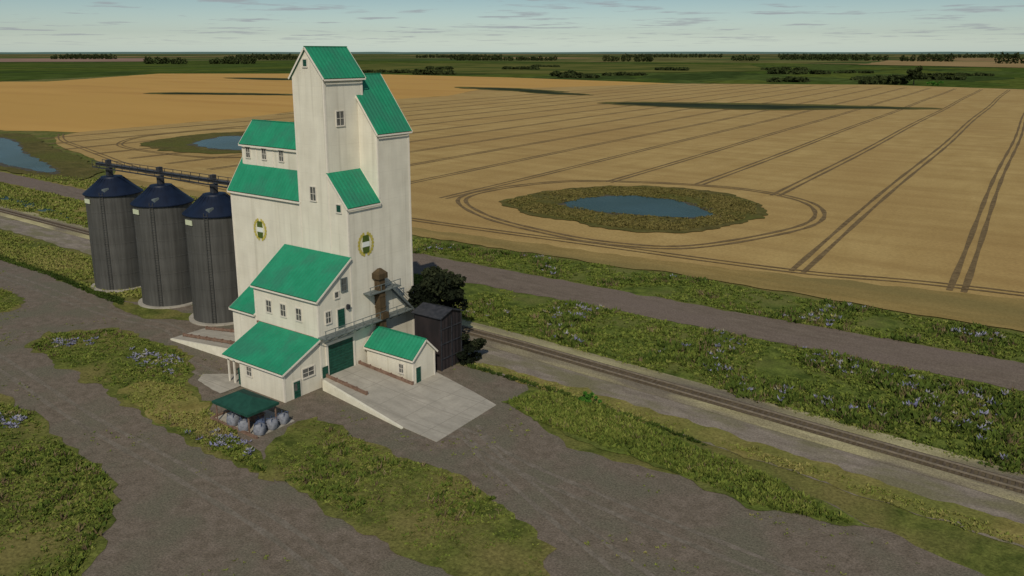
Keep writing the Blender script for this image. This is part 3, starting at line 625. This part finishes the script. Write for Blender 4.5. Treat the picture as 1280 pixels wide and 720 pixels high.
# storage block on the left
mb = MB(); prism_x(mb, -23.8,-8.5,.35,11.2,0,21.8,30.0); corner(mb,-8.7,.35,0,2)
mb.box(-23.84,-23.6,.31,.55,0,21.6,1)
st = mb.build('storage_block', W, E); roof_x(st, -23.8,-8.87,.35,11.2,21.8,30.0, oh=.35)
# monitor house on its roof
mb = MB(); prism_x(mb, -23.2,-8.5,2.3,6.9,23.5,28.0,30.7, 4.5)
mo = mb.build('roof_monitor', W, E); roof_x(mo, -23.2,-8.87,2.3,6.9,28.0,30.7,4.5, oh=.35)
for u in (-21.9,-18.4,-14.8): window_front(mo, u, 2.3, 26.6, .85, 1.35)
for u in (-23.1,-20.15,-16.6):
    mb = MB(); mb.box(u-.12,u+.12,2.25,2.3,25.0,27.9); mb.build('wall_batten', M['trim'], mo)
# head house (central tower)
mb = MB(); prism_y(mb, -8.85,-3.2,0,6.35,0,37.3,40.6)
corner(mb,-3.2,0,0,37.2); mb.box(-8.885,-8.65,-.035,.2,0,37.2,1); mb.box(-3.4,-3.165,6.1,6.385,25,37.2,1)
hd = mb.build('head_house', W, E); roof_y(hd, -8.85,-3.2,0,6.35,37.3,40.6, oh=.4)
window_side(hd, -3.2, 2.4, 32.1, 1.2, 1.7); window_front(hd, -6.1, 0, 22.7, 1.0, 1.7); window_front(hd, -6.3, 0, 38.8, .7, .8, glass='dkgreen', div=False)
# side annex in front (lean-to)
mb = MB(); prism_y(mb, -3.25,0,0.002,5.45,0,21.7,25.4,-3.25); corner(mb,0,0.002,0,21.6)
ln = mb.build('side_annex', W, E); roof_y(ln, -3.2,0,0,5.3,21.7,25.4,-3.19, oh=.3, both=False, ohb=.1)
window_front(ln, -1.5, 0, 21.3, .8, .9, glass='dkgreen', div=False)
# rear annex (tall)
mb = MB(); prism_y(mb, -10.2,-.004,5.45,11.25,0,30.4,37.2); corner(mb,-.004,5.45,22,30.3)
mb.box(-.24,.031,11.0,11.285,0,30.3,1)
re = mb.build('rear_annex', W, E); roof_y(re, -10.2,-.004,5.45,11.25,30.4,37.2, oh=.35)
# badges: oval wheat ring, green caps and a white band
def badge(face, a, z, name='badge'):
    mb = MB(); rx, rz = 1.35, 1.55; n = 40
    def P(x, zz, d): return (a+x, .35-d, z+zz) if face == 'f' else (d, a+x, z+zz)
    def ell(k, r=1.0): t = 2*math.pi*k/n; return (rx*r*math.cos(t), rz*r*math.sin(t))
    for k in range(n):                                  # cream disc
        p, q = ell(k,.72), ell(k+1,.72); mb.face([P(0,0,.045),P(*p,.045),P(*q,.045)], 3)
    for side in (0, 1):                                 # two wheat ears: rows of grains following the oval
        for k in range(9):
            t = math.pi*(-.40+.80*k/8)+(0 if side else math.pi)
            for rr in (.80, .97):
                cx, cz = rx*rr*math.cos(t), rz*rr*math.sin(t)
                dx, dz = -math.sin(t)*.22, math.cos(t)*.22; ex, ez = math.cos(t)*.12, math.sin(t)*.12
                mb.face([P(cx-dx,cz-dz,.06),P(cx+ex,cz+ez,.06),P(cx+dx,cz+dz,.06),P(cx-ex,cz-ez,.06)], 0)
        arc = [math.pi*(-.45+.9*i/14)+(0 if side else math.pi) for i in range(15)]
        for s0, s1 in zip(arc, arc[1:]):
            mb.face([P(rx*.84*math.cos(s0),rz*.84*math.sin(s0),.05),P(rx*.93*math.cos(s0),rz*.93*math.sin(s0),.05),P(rx*.93*math.cos(s1),rz*.93*math.sin(s1),.05),P(rx*.84*math.cos(s1),rz*.84*math.sin(s1),.05)], 0)
    for (z0, z1, mi) in ((.34,1.15,1),(-1.15,-.37,1),(-.32,.29,2)):   # caps and band
        x = .60 if mi == 1 else .60
        b0 = [(-x,z0),(x,z0),(x*(.8 if z1 > 1 else 1),z1),(-x*(.8 if z1 > 1 else 1),z1)] if z0 > 0 or mi == 2 else [(-x*.8,z0),(x*.8,z0),(x,z1),(-x,z1)]
        lo = [P(p,q,.05) for p,q in b0]; hi = [P(p,q,.085) for p,q in b0]; mb.hexa(lo+hi, mi)
    return mb.build(name, [M['yellow'],M['logo_green'],M['logo_white'],M['badge_bg']], E)
badge('f', -17.75, 16.55); badge('s', 2.8, 16.5)
# driveway shed, upper floor and its low wing
mb = MB(); prism_x(mb, -12.1,-.002,-5.45,.2,1.0,11.2,15.2,.2); corner(mb,-.002,-5.45,1,11.1); mb.box(-12.135,-11.9,-5.485,-5.2,3,11.0,1)
up = mb.build('driveway_shed', W, E); roof_x(up, -12.1,0,-5.45,-.02,11.2,15.2,-.02, oh=.35, both=False, ohr=.3)
for u in (-9.25,-6.45,-3.5): window_front(up, u, -5.45, 8.7, .95, 1.5)
window_side(up, 0, -1.15, 12.1, .8, 1.5, frame='greysteel'); window_side(up, 0, -2.4, 11.1, .6, .7, div=False); window_side(up, 0, -3.9, 8.6, .75, 1.4)
mb = MB(); mb.box(0,.07,-2.55,-1.15,6.75,9.3,0); mb.box(.072,.10,-2.4,-1.3,6.8,9.15,1); mb.build('door', [M['frame'],M['dkgreen']], up)
mb = MB(); mb.box(-11.8,-1.0,-5.62,-5.45,6.05,6.35); mb.build('flashing', M['timber'], up)
mb = MB(); mb.box(.02,.35,-.95,-.55,8.9,9.4); mb.box(.02,.5,-.85,-.65,9.4,9.5); mb.build('wall_lamp', M['steel'], up)
mb = MB(); prism_x(mb, -17.1,-12.15,-5.40,.3,0,7.2,10.8,.3)
lo = mb.build('low_wing', W, E); roof_x(lo, -17.1,-12.15,-5.40,.34,7.2,10.8,.34, oh=.35, both=False, ohr=0)
# big drive-through door with frame
mb = MB()
mb.box(.01,.13,-4.6,-4.25,1.2,5.45,0); mb.box(.01,.13,-.15,.15,1.2,5.45,0); mb.box(.01,.15,-4.25,-.15,5.1,5.45,0)
dr = mb.build('drive_door', M['trim'], E)
mb = MB()
for k in range(8): mb.box(.02,.09,-4.24,-.16,1.2+k*.487,1.2+k*.487+.465)
for k in range(4): mb.box(.092,.12,-4.1+k*1.0,-3.5+k*1.0,3.7,4.05)
mb.build('door_panel', M['dkgreen'], dr)
mb = MB(); mb.box(.14,.22,-5.35,-4.5,1.15,2.6); mb.build('sliding_leaf', M['dkgreen'], dr)
# office
mb = MB(); prism_x(mb, -8.3,-.006,-11.05,-5.47,0,3.7,6.25,-5.47); corner(mb,-.006,-11.05,0,3.6)
of = mb.build('office', W, E); roof_x(of, -11.0,-.006,-11.05,-5.60,3.7,6.2,-5.60, oh=.35, both=False, ohr=.35)
window_side(of, 0, -7.4, 2.7, 1.7, 1.05); window_front(of, -6.4, -11.05, 2.45, .9, 1.1)
mb = MB(); mb.box(0,.07,-9.85,-8.6,.05,2.25,0); mb.box(.072,.10,-9.7,-8.75,.08,2.1,1); mb.box(.102,.12,-9.62,-9.25,1.0,1.9,2); mb.build('door', [M['frame'],M['dkgreen'],M['glass']], of)
mb = MB()
for u in (-10.7,-9.6): mb.box(u-.09,u+.09,-11.0,-10.82,0,3.5)
mb.box(-10.8,-8.3,-11.0,-10.85,3.3,3.55)
mb.build('porch_frame', M['trim'], of)
mb = MB(); mb.box(-8.9,-8.32,-10.9,-10.8,0,2.2); mb.build('porch_door', M['dkgreen'], of)
# gallery on the right-hand wall
g = MB()
g.box(.0,1.35,-5.6,8.2,6.35,6.5)
for v in np.arange(-5.5,8.3,1.52): g.bar((1.3,v,6.5),(1.3,v,7.5),.07); g.bar((.02,v,5.6),(1.25,v,6.35),.08)
g.bar((1.3,-5.6,7.5),(1.3,8.2,7.5),.07); g.bar((1.3,-5.6,7.0),(1.3,8.2,7.0),.05)
ga = g.build('gallery', M['greysteel'], E)
u_ = MB(); u_.box(.03,1.3,2.0,7.6,10.1,10.25)
for v in (2.1,4.0,5.9,7.5): u_.bar((1.25,v,10.25),(1.25,v,11.1),.07)
u_.bar((1.25,2.0,11.1),(1.25,7.6,11.1),.07)
u_.build('upper_platform', M['greysteel'], E)
s_ = MB()
a, b = Vector((.9,6.2,10.1)), Vector((.9,9.9,6.4))
for du in (-.35,.35):
    s_.bar(a+Vector((du,0,0)), b+Vector((du,0,0)), .08,.25); s_.bar(a+Vector((du,0,1)), b+Vector((du,0,1)), .05,.05)
for k in range(13):
    p = a.lerp(b, k/12); s_.box(p.x-.34,p.x+.34,p.y-.13,p.y+.13,p.z-.02,p.z+.03)
s_.box(.03,1.35,8.25,10.4,6.35,6.5)
s_.build('stairway', M['greysteel'], E)
d_ = MB(); d_.box(.15,1.1,3.9,4.85,3.6,11.8); d_.box(.05,1.3,3.6,5.2,11.8,12.5); d_.hexa([(.05,3.6,12.5),(1.3,3.6,12.5),(1.3,5.2,12.5),(.05,5.2,12.5),(.5,4.2,13.1),(.8,4.2,13.1),(.8,4.6,13.1),(.5,4.6,13.1)])
d_.box(1.1,1.5,3.8,4.95,6.5,7.3); d_.box(.1,1.4,3.6,5.3,3.5,4.4)
for zz in (5.2,7.9,9.4): d_.box(.1,1.16,3.84,4.91,zz,zz+.15)
d_.build('grain_spout', M['brown'], E)
# concrete plinth
mb = MB(); mb.box(-24.1,.25,.12,11.5,-.2,.35); mb.build('plinth', M['concrete'], E)

# ------------------------------------------------------------------ ramps and pads
def poly_slab(name, top, m, parent, zb=-.3):
    mb = MB(); n = len(top); mb.face(top); mb.face([(p[0],p[1],zb) for p in reversed(top)])
    for i in range(n):
        a, b = top[i], top[(i+1)%n]; mb.face([(a[0],a[1],zb),(b[0],b[1],zb),b,a])
    return mb.build(name, m, parent)
rp = thing('entrance_ramp', (10,-2,0), 'wide pale concrete ramp sloping down from the large green drive door', 'ramp')
mb = MB()
mb.hexa([(.02,-5.5,-.3),(16,-7.7,-.3),(16,1.0,-.3),(.02,1.0,-.3),(.02,-5.5,1.2),(16,-7.7,.12),(16,1.0,.12),(.02,1.0,1.2)])
mb.hexa([(16.0,-7.7,-.3),(20.9,-8.1,-.3),(20.4,3.0,-.3),(16,4.3,-.3),(16.0,-7.7,.12),(20.9,-8.1,.08),(20.4,3.0,.08),(16,4.3,.12)])
mb.hexa([(.02,1.0,-.3),(16,1.0,-.3),(16,4.3,-.3),(.02,8.5,-.3),(.02,1.0,.14),(16,1.0,.118),(16,4.3,.118),(.02,8.5,.14)])
mb.build('ramp_deck', M['concrete'], rp)
mb = MB(); mb.hexa([(.8,-6.0,-.1),(15.8,-8.05,-.1),(15.8,-7.75,-.1),(.8,-5.65,-.1),(.8,-6.0,1.28),(15.8,-8.05,.16),(15.8,-7.75,.16),(.8,-5.65,1.28)]); mb.build('retaining_wall', M['concrete_pale'], rp)
def curb(parent, a, b, w=.28, h=.32):
    mb = MB(); a = Vector(a); b = Vector(b); mb.bar(a, b, w, h)
    n = int((b-a).length/1.6)
    for k in range(n+1):
        p = a.lerp(b, k/n); mb.box(p.x-.1,p.x+.1,p.y-.16,p.y+.16,p.z-.5,p.z+.25)
    mb.build('wheel_guard', M['timber'], parent)
curb(rp, (.2,-4.75,1.38), (7.2,-4.9,.90)); curb(rp, (.2,.75,1.35), (9.3,.75,.72)); 
rl = thing('exit_ramp', (-24,-3,0), 'long narrow concrete ramp with pale side wall descending toward the silos', 'ramp')
mb = MB(); mb.hexa([(-31,-6.4,-.3),(-17.15,-6.0,-.3),(-17.15,.1,-.3),(-31,-1.0,-.3),(-31,-6.4,.08),(-17.15,-6.0,1.5),(-17.15,.1,1.5),(-31,-1.0,.08)]); mb.build('ramp_deck', M['concrete'], rl)
mb = MB(); mb.hexa([(-30.5,-6.75,-.1),(-12.2,-6.4,-.1),(-12.2,-6.05,-.1),(-30.5,-6.45,-.1),(-30.5,-6.75,.25),(-12.2,-6.4,1.9),(-12.2,-6.05,1.9),(-30.5,-6.45,.25)]); mb.build('retaining_wall', M['concrete_pale'], rl)
curb(rl, (-30,-4.9,.42), (-17.4,-4.7,1.75)); curb(rl, (-30,-1.2,.42), (-17.4,-.2,1.75))
sheet('pavement', [(-14.2,-13.2),(-8.3,-14.0),(-8.3,-9.0),(-11.3,-8.6),(-15.5,-11.6)], .11, M['concrete'], jit=.1, step=.5)
pv = MB(); pv.box(-3,4.8,-18.6,-13.6,-.1,.12)
ptio = thing('paved_terrace', (1,-16,0), 'small grey paved square edged with brown timber in front of the office', 'terrace')
pv.build('paving', M['concrete'], ptio)
for q in ((-3.2,5,-18.85,-18.62),(-3.2,-3.02,-18.6,-13.6),):
    mb = MB(); mb.box(*q, -.1, .3); mb.build('timber_edge', M['timber'], ptio)

# small shed on the ramp
sh = thing('small_shed', (4,4,0), 'small cream shed with green gable roof and green door standing on the concrete ramp', 'shed')
mb = MB(); prism_x(mb, .6,8.6,1.7,5.7,.05,3.45,5.25,3.9); corner(mb,8.6,1.7,.1,3.4); mb.box(8.4,8.635,5.5,5.735,.1,3.4,1); mb.build('wall', W, sh)
roof_x(sh, .6,8.6,1.7,5.7,3.45,5.25,3.9, oh=.3)
mb = MB(); mb.box(8.6,8.67,2.05,3.05,.14,2.2,0); mb.box(8.672,8.70,2.15,2.95,.16,2.1,1); mb.build('door', [M['frame'],M['dkgreen']], sh)
window_front(sh, 6.6, 1.7, 1.75, .7, 1.1)
mb = MB(); mb.box(.5,8.55,1.55,1.68,.1,.45); mb.build('base_board', M['timber'], sh)

# ------------------------------------------------------------------ silos
def silo(u, v, label):
    t = thing('grain_silo', (u,v,0), label, 'silo', 'dark steel grain silos with navy cone roofs')
    Rr = 4.45; mb = MB()
    prof = [(Rr,.25)]
    for k in range(6):                        # ring joints stand a little proud
        z = .25+k*2.7; prof += [(Rr,z+.02),(Rr,z+2.60),(Rr+.03,z+2.61),(Rr+.03,z+2.70)]
    mb.ring(u, v, prof, 64); mb.build('wall', M['silo'], t)
    rf = MB(); rf.ring(u, v, [(Rr+.30,16.45),(Rr+.33,16.6),(1.8,19.1),(1.7,19.35),(.05,19.5)], 48)
    for i in range(24):
        a = 2*math.pi*i/24; rf.bar((u+math.cos(a)*(Rr+.2),v+math.sin(a)*(Rr+.2),16.55),(u+math.cos(a)*1.75,v+math.sin(a)*1.85,19.12),.07,.1)
    roof = rf.build('roof', M['navy'], t)
    h = MB(); h.hexa([(u+2.15,v-3.1,16.7),(u+2.85,v-3.0,16.7),(u+2.85,v-2.2,17.3),(u+2.15,v-2.2,17.3),(u+2.15,v-3.1,17.6),(u+2.85,v-3.0,17.6),(u+2.85,v-2.2,17.8),(u+2.15,v-2.2,17.8)]); h.build('roof_hatch', M['greysteel'], roof)
    l = MB()                                   # ladder up the sunlit side
    a = R(-52); c, s = math.cos(a), math.sin(a); tx, ty = -s, c
    for w in (-.25,.25): l.bar((u+c*(Rr+.25)+tx*w, v+s*(Rr+.25)+ty*w, .4),(u+c*(Rr+.25)+tx*w, v+s*(Rr+.25)+ty*w, 17.2),.06)
    for k in range(40):
        z = .7+k*.41; l.bar((u+c*(Rr+.25)-tx*.25, v+s*(Rr+.25)-ty*.25, z),(u+c*(Rr+.25)+tx*.25, v+s*(Rr+.25)+ty*.25, z),.035)
    l.build('ladder', M['silo'], t)
    p = MB(); a = R(-92); c, s = math.cos(a), math.sin(a); tx, ty = -s, c
    q = [Vector((u+c*(Rr+.14), v+s*(Rr+.14), 0))+Vector((tx,ty,0))*w for w in (-.85,.85)]
    p.hexa([(q[0].x,q[0].y,15.2),(q[1].x,q[1].y,15.2),(q[1].x-c*.1,q[1].y-s*.1,15.2),(q[0].x-c*.1,q[0].y-s*.1,15.2),(q[0].x,q[0].y,15.95),(q[1].x,q[1].y,15.95),(q[1].x-c*.1,q[1].y-s*.1,15.95),(q[0].x-c*.1,q[0].y-s*.1,15.95)])
    p.build('name_plate', M['pale_plate'], t)
    pd = MB(); pd.ring(u, v, [(Rr+.7,-.1),(Rr+.7,.25)], 40); pd.build('concrete_base', M['concrete'], t)
    return t
s1 = silo(-63.8, 4.8, 'leftmost dark grey corrugated silo, farthest from the cream elevator')
for off, lb in ((15.6, 'middle dark grey corrugated silo, between the two others'), (29.9, 'dark grey corrugated silo standing right beside the cream elevator')):
    c = copy_tree(s1, (off, -.3, 0)); c['label'] = lb
# overhead conveyor with walkway
cv = thing('overhead_conveyor', (-44,4.8,0), 'dark steel conveyor walkway crossing the silo tops and ending at the cream elevator', 'conveyor')
mb = MB(); V0 = 4.5
mb.box(-67.5,-24.2,V0-.35,V0+.35,21.0,21.45); mb.build('conveyor_housing', M['steel'], cv)
mb = MB()
for v in (V0-.9, V0+.9):
    mb.bar((-67.5,v,20.8),(-24.2,v,20.8),.12,.2); mb.bar((-67.5,v,21.85),(-24.2,v,21.85),.08)
    x = -67.5
    while x < -24.3:
        mb.bar((x,v,20.8),(x,v,21.85),.07)
        x += 2.4
mb.build('walkway_railing', M['steel'], cv)
for x in (-63.8,-48.2,-33.9):
    mb = MB(); mb.box(x-.45,x+.45,V0-.4,V0+.4,19.4,20.8); mb.build('inlet_box', M['steel'], cv)
    mb = MB(); mb.box(x-.35,x+.35,V0-.36,V0+.36,21.46,22.2); mb.build('drive_box', M['steel'], cv)
# dark load-out shed and tree behind the elevator corner
ld = thing('loading_shed', (6,9,0), 'tall dark rusty shed by the track behind the small cream shed', 'shed')
mb = MB(); prism_x(mb, 4.0,8.4,7.1,11.2,.0,7.2,7.8); mb.build('wall', M['maroon'], ld)
roofm = MB(); roofm.slab([(3.7,6.8,7.15),(8.7,6.8,7.15),(8.7,9.15,7.95),(3.7,9.15,7.95)],.12); roofm.slab([(3.7,11.5,7.15),(8.7,11.5,7.15),(8.7,9.16,7.95),(3.7,9.16,7.95)],.12); roofm.build('roof', M['steel'], ld)
mb = MB()
for z in (1.5,3.5,5.5): mb.box(8.41,8.5,7.0,11.3,z,z+.14)
for v in (7.1,9.15,11.1): mb.box(8.505,8.58,v-.07,v+.07,0,7.0)
mb.build('frame', M['steel'], ld)
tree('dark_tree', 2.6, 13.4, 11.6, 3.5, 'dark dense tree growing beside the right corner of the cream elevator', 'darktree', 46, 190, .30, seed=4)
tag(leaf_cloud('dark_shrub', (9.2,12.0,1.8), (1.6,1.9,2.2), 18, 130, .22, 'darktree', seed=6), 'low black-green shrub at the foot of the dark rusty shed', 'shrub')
tag(leaf_cloud('green_shrub', (28.6,10.2,.5), (1.5,.9,.6), 12, 90, .16, 'brightshrub' if 'brightshrub' in M else 'treeleaf', seed=8), 'bright green low shrub at the edge of the gravel railway bed', 'shrub')
bpy.data.objects['green_shrub'].data.materials[0] = M['brightleaf']

# ------------------------------------------------------------------ canopy stall with bulk bags
cs = thing('canopy_shelter', (0,-16.7,0), 'small open shelter with dark green hipped canopy in front of the office', 'shelter')
mb = MB(); u0,u1,v0,v1 = -2.3,4.0,-19.0,-14.9; ze, zr = 2.55, 3.45
A=(u0,v0,ze);B=(u1,v0,ze);C_=(u1,v1,ze);D=(u0,v1,ze);P1=(u0+1.9,(v0+v1)/2,zr);P2=(u1-1.9,(v0+v1)/2,zr)
mb.face([A,B,P2,P1]); mb.face([B,C_,P2]); mb.face([C_,D,P1,P2]); mb.face([D,A,P1]); mb.face([D,C_,B,A])
for p,q in ((A,B),(B,C_),(C_,D),(D,A)): mb.bar((p[0],p[1],ze-.12),(q[0],q[1],ze-.12),.06,.26)
mb.build('canopy', M['canopy'], cs)
for (x,y) in ((-2.0,-18.7),(3.7,-18.7),(3.7,-15.2),(-2.0,-15.2)):
    mb = MB(); mb.box(x-.06,x+.06,y-.06,y+.06,.12,2.45); mb.build('post', M['timber'], cs)
mb = MB(); mb.box(-.8,2.2,-16.6,-15.6,.12,1.0); mb.box(-.9,2.3,-16.8,-15.5,1.0,1.08); mb.build('counter', M['timber'], cs)
def bag(x, y, rot, s=1.0, m='bag', label=''):
    t = thing('bulk_bag', (x,y,.12), label, 'bag')
    mb = MB(); n = 20; prof = [(.42,0),(.52,.12),(.56,.5),(.52,.85),(.36,1.0),(.14,1.06)]
    b = len(mb.v)
    for (r, z) in prof:
        for i in range(n):
            a = 2*math.pi*i/n; k = 1/max(abs(math.cos(a)),abs(math.sin(a)))**.6
            mb.v.append((x+s*r*k*math.cos(a+rot), y+s*r*k*math.sin(a+rot), .12+z*s))
    for k in range(len(prof)-1):
        for i in range(n): j = (i+1)%n; mb.f.append((b+k*n+i,b+k*n+j,b+(k+1)*n+j,b+(k+1)*n+i)); mb.m.append(0)
    mb.f.append(tuple(b+(len(prof)-1)*n+i for i in range(n))); mb.m.append(0)
    mb.build('sack', M[m], t, smooth=True)
    for k in range(4):
        l = MB(); a = rot+math.pi/4+k*math.pi/2; p = Vector((x+s*.5*math.cos(a), y+s*.5*math.sin(a), .12+s*.9)); q = p+Vector((0,0,.3*s))
        l.bar(p, q, .05*s); l.bar(q, (x+s*.2*math.cos(a+.5), y+s*.2*math.sin(a+.5), .12+s*1.15), .05*s)
        l.build('lifting_strap', M['bagblue'], t)
bag(.2,-18.2,.2,1.15,label='pale grey bulk bag under the left front edge of the green canopy')
bag(4.4,-17.9,.5,1.1,label='pale grey bulk bag at the outer corner of the terrace nearest the camera')
bag(4.4,-16.3,.1,1.05,label='pale grey bulk bag on the right side of the terrace beside the canopy post')
bag(2.2,-18.3,.8,1.1,label='pale grey bulk bag standing in the middle of the terrace front')
bag(4.3,-14.7,.3,1.05,label='pale grey bulk bag at the rear right corner of the terrace by the office wall')
bag(3.2,-16.9,.6,.95,'bagblue','dark blue bag in the shade under the right end of the canopy')

# ------------------------------------------------------------------ distant trees
tree('roadside_tree', -134, 1090, 24, 9, 'lone dark green tree at the far edge of the wheat field, right of centre', 'treeleaf', 24, 90, 1.3, seed=12, crown0=.12)
tag(leaf_cloud('hedge_bush', (-106,1075,3.5), (12,6,3.5), 14, 60, 1.0, 'treeleaf', seed=13), 'bright green bush right of the lone tree beyond the wheat field', 'bush')
bpy.data.objects['hedge_bush'].data.materials[0] = M['brightleaf']
def grove(x, y, length, h, seed, ang):
    r = np.random.default_rng(seed); n = int(length/16)+2; V = []; T = []
    base = np.array((x,y,0.))
    for k in range(n):
        px = (k/(n-1)-.5)*length; cx, cy = px*math.cos(ang)+r.uniform(-8,8), px*math.sin(ang)+r.uniform(-8,8); hh = h*r.uniform(.55,1.05)
        m_ = 80; p = r.normal(size=(m_,3)); p /= np.linalg.norm(p,axis=1)[:,None]; p *= np.array([12,12,hh/2])*r.uniform(.6,1,(m_,1)); p += np.array([cx,cy,hh/2-.3])
        a = r.normal(size=(m_,3)); a /= np.linalg.norm(a,axis=1)[:,None]; b = np.cross(a, r.normal(size=(m_,3))); b /= np.linalg.norm(b,axis=1)[:,None]
        s = 3.6; V.append(np.stack([p-a*s,p+b*s*.8,p+a*s,p-b*s*.8],1).reshape(-1,3)); T.append(r.uniform(0,.7,m_).repeat(4))
    V = np.concatenate(V); T = np.concatenate(T); nf = len(V)//4
    me = bpy.data.meshes.new('distant_grove'); me.vertices.add(len(V)); me.vertices.foreach_set('co', V.ravel())
    me.loops.add(nf*4); me.loops.foreach_set('vertex_index', np.arange(nf*4)); me.polygons.add(nf)
    me.polygons.foreach_set('loop_start', np.arange(nf)*4); me.polygons.foreach_set('loop_total', np.full(nf,4))
    at = me.attributes.new('tone','FLOAT','POINT'); at.data.foreach_set('value', T); me.update(); me.validate(); me.materials.append(M['treeleaf'])
    o = bpy.data.objects.new('distant_grove', me); o.location = base; COL.objects.link(o); o['kind'] = 'stuff'
for i, (x, y, L_, h) in enumerate([(-2750,1655,150,26),(-2550,1800,170,28),(-2944,3621,150,34),(-2750,3400,90,30),(-2500,3500,420,26),(-1821,3366,110,34),(-1716,3442,80,30),(-1480,4096,120,32),(-1350,4700,260,36),(-1050,4500,330,34),(-675,4199,170,34),(-560,4150,60,38),(-229,3490,130,44),
        (-3900,3000,500,30),(-5200,2600,420,34),(-4300,5200,700,34),(-3000,6500,800,36),(-1900,7000,700,38),(-900,7400,700,38),(-5600,4300,500,36),(-6500,3300,400,36)]):
    grove(x, y, L_, h, 40+i, R(28))

for i in range(34):
    x = random.uniform(-1500, 500); y = 1090+random.random()**1.6*900; y += max(0, (-x-900))*.25
    if -1300 < x < 700: grove(x, y, random.uniform(20,110), random.uniform(4,10), 90+i, R(random.uniform(5,50)))
# ------------------------------------------------------------------ camera
H = 40.0; th = math.atan2(298-66, 1020); A = R(36)
cam = bpy.data.cameras.new('camera'); co = bpy.data.objects.new('camera', cam); COL.objects.link(co); S.camera = co
co.location = (73.76, -67.35, H)
fw = Vector((-math.sin(A)*math.cos(th), math.cos(A)*math.cos(th), -math.sin(th)))
co.rotation_euler = fw.to_track_quat('-Z', 'Y').to_euler()
cam.sensor_width = 36; cam.lens = 36*1020/1280; cam.shift_y = -62/1280
cam.clip_start = 1; cam.clip_end = 120000

# ------------------------------------------------------------------ light and sky
SUN_DIR = Vector((.50, -.76, .76)).normalized()      # towards the sun
sd = bpy.data.lights.new('sun', 'SUN'); sd.energy = 3.2; sd.angle = R(.5); sd.color = (1,.93,.80)
so = bpy.data.objects.new('sun', sd); COL.objects.link(so); so.rotation_euler = SUN_DIR.to_track_quat('Z', 'Y').to_euler()
w = bpy.data.worlds.new('World'); S.world = w; w.use_nodes = True
nt = w.node_tree; N = nt.nodes; L = nt.links; bg = N['Background']
sky = N.new('ShaderNodeTexSky'); sky.sky_type = 'NISHITA'; sky.sun_disc = False
sky.sun_elevation = math.asin(SUN_DIR.z); sky.sun_rotation = math.atan2(SUN_DIR.x, SUN_DIR.y)
sky.air_density = 1; sky.dust_density = 1.0; sky.ozone_density = 1.5
tc = N.new('ShaderNodeTexCoord'); sp = N.new('ShaderNodeSeparateXYZ'); L.new(tc.outputs['Generated'], sp.inputs[0])
# small flat clouds on a layer far above the ground
mz = N.new('ShaderNodeMath'); mz.operation = 'MAXIMUM'; mz.inputs[1].default_value = .004; L.new(sp.outputs[2], mz.inputs[0])
az = N.new('ShaderNodeMath'); az.operation = 'ADD'; az.inputs[1].default_value = .018; L.new(mz.outputs[0], az.inputs[0])
dv = N.new('ShaderNodeVectorMath'); dv.operation = 'DIVIDE'; cb = N.new('ShaderNodeCombineXYZ')
for i in range(3): L.new(az.outputs[0], cb.inputs[i])
L.new(tc.outputs['Generated'], dv.inputs[0]); L.new(cb.outputs[0], dv.inputs[1])
cn = N.new('ShaderNodeTexNoise'); cn.inputs['Scale'].default_value = .8; cn.inputs['Detail'].default_value = 6; cn.inputs['Roughness'].default_value = .6; L.new(dv.outputs[0], cn.inputs['Vector'])
cr = N.new('ShaderNodeMapRange'); cr.inputs[1].default_value = .545; cr.inputs[2].default_value = .65; cr.inputs[3].default_value = 0; cr.inputs[4].default_value = .75; L.new(cn.outputs[0], cr.inputs[0])
fd = N.new('ShaderNodeMapRange'); fd.inputs[1].default_value = .004; fd.inputs[2].default_value = .02; L.new(sp.outputs[2], fd.inputs[0])
ml = N.new('ShaderNodeMath'); ml.operation = 'MULTIPLY'; L.new(cr.outputs[0], ml.inputs[0]); L.new(fd.outputs[0], ml.inputs[1])
tint = N.new('ShaderNodeMix'); tint.data_type = 'RGBA'; tint.blend_type = 'MULTIPLY'; tint.inputs[0].default_value = 1
tr = N.new('ShaderNodeValToRGB'); mr = N.new('ShaderNodeMapRange'); mr.inputs[1].default_value = 0; mr.inputs[2].default_value = .25; L.new(sp.outputs[2], mr.inputs[0]); L.new(mr.outputs[0], tr.inputs[0])
e = tr.color_ramp.elements; e[0].position = 0; e[0].color = (1.0,1.0,1.0,1); e[1].position = 1; e[1].color = (.40,.42,.42,1)
e2 = e.new(.09); e2.color = (.62,.62,.63,1); e3 = e.new(.24); e3.color = (.42,.44,.45,1)
sc2 = N.new('ShaderNodeVectorMath'); sc2.operation = 'SCALE'; sc2.inputs['Scale'].default_value = 1.85; L.new(tr.outputs[0], sc2.inputs[0])
tn = N.new('ShaderNodeVectorMath'); tn.operation = 'MULTIPLY'; tn.inputs[1].default_value = (.91,1.02,1.10); L.new(sc2.outputs[0], tn.inputs[0])
L.new(sky.outputs[0], tint.inputs[6]); L.new(tn.outputs[0], tint.inputs[7])
mx = N.new('ShaderNodeMix'); mx.data_type = 'RGBA'; L.new(ml.outputs[0], mx.inputs[0]); L.new(tint.outputs[2], mx.inputs[6]); mx.inputs[7].default_value = (3.6,3.85,4.15,1)
L.new(mx.outputs[2], bg.inputs[0]); bg.inputs[1].default_value = .085
S.view_settings.view_transform = 'Standard'; S.view_settings.look = 'None'; S.view_settings.exposure = 0
for o in bpy.data.objects:
    if '_b' in o: del o['_b']
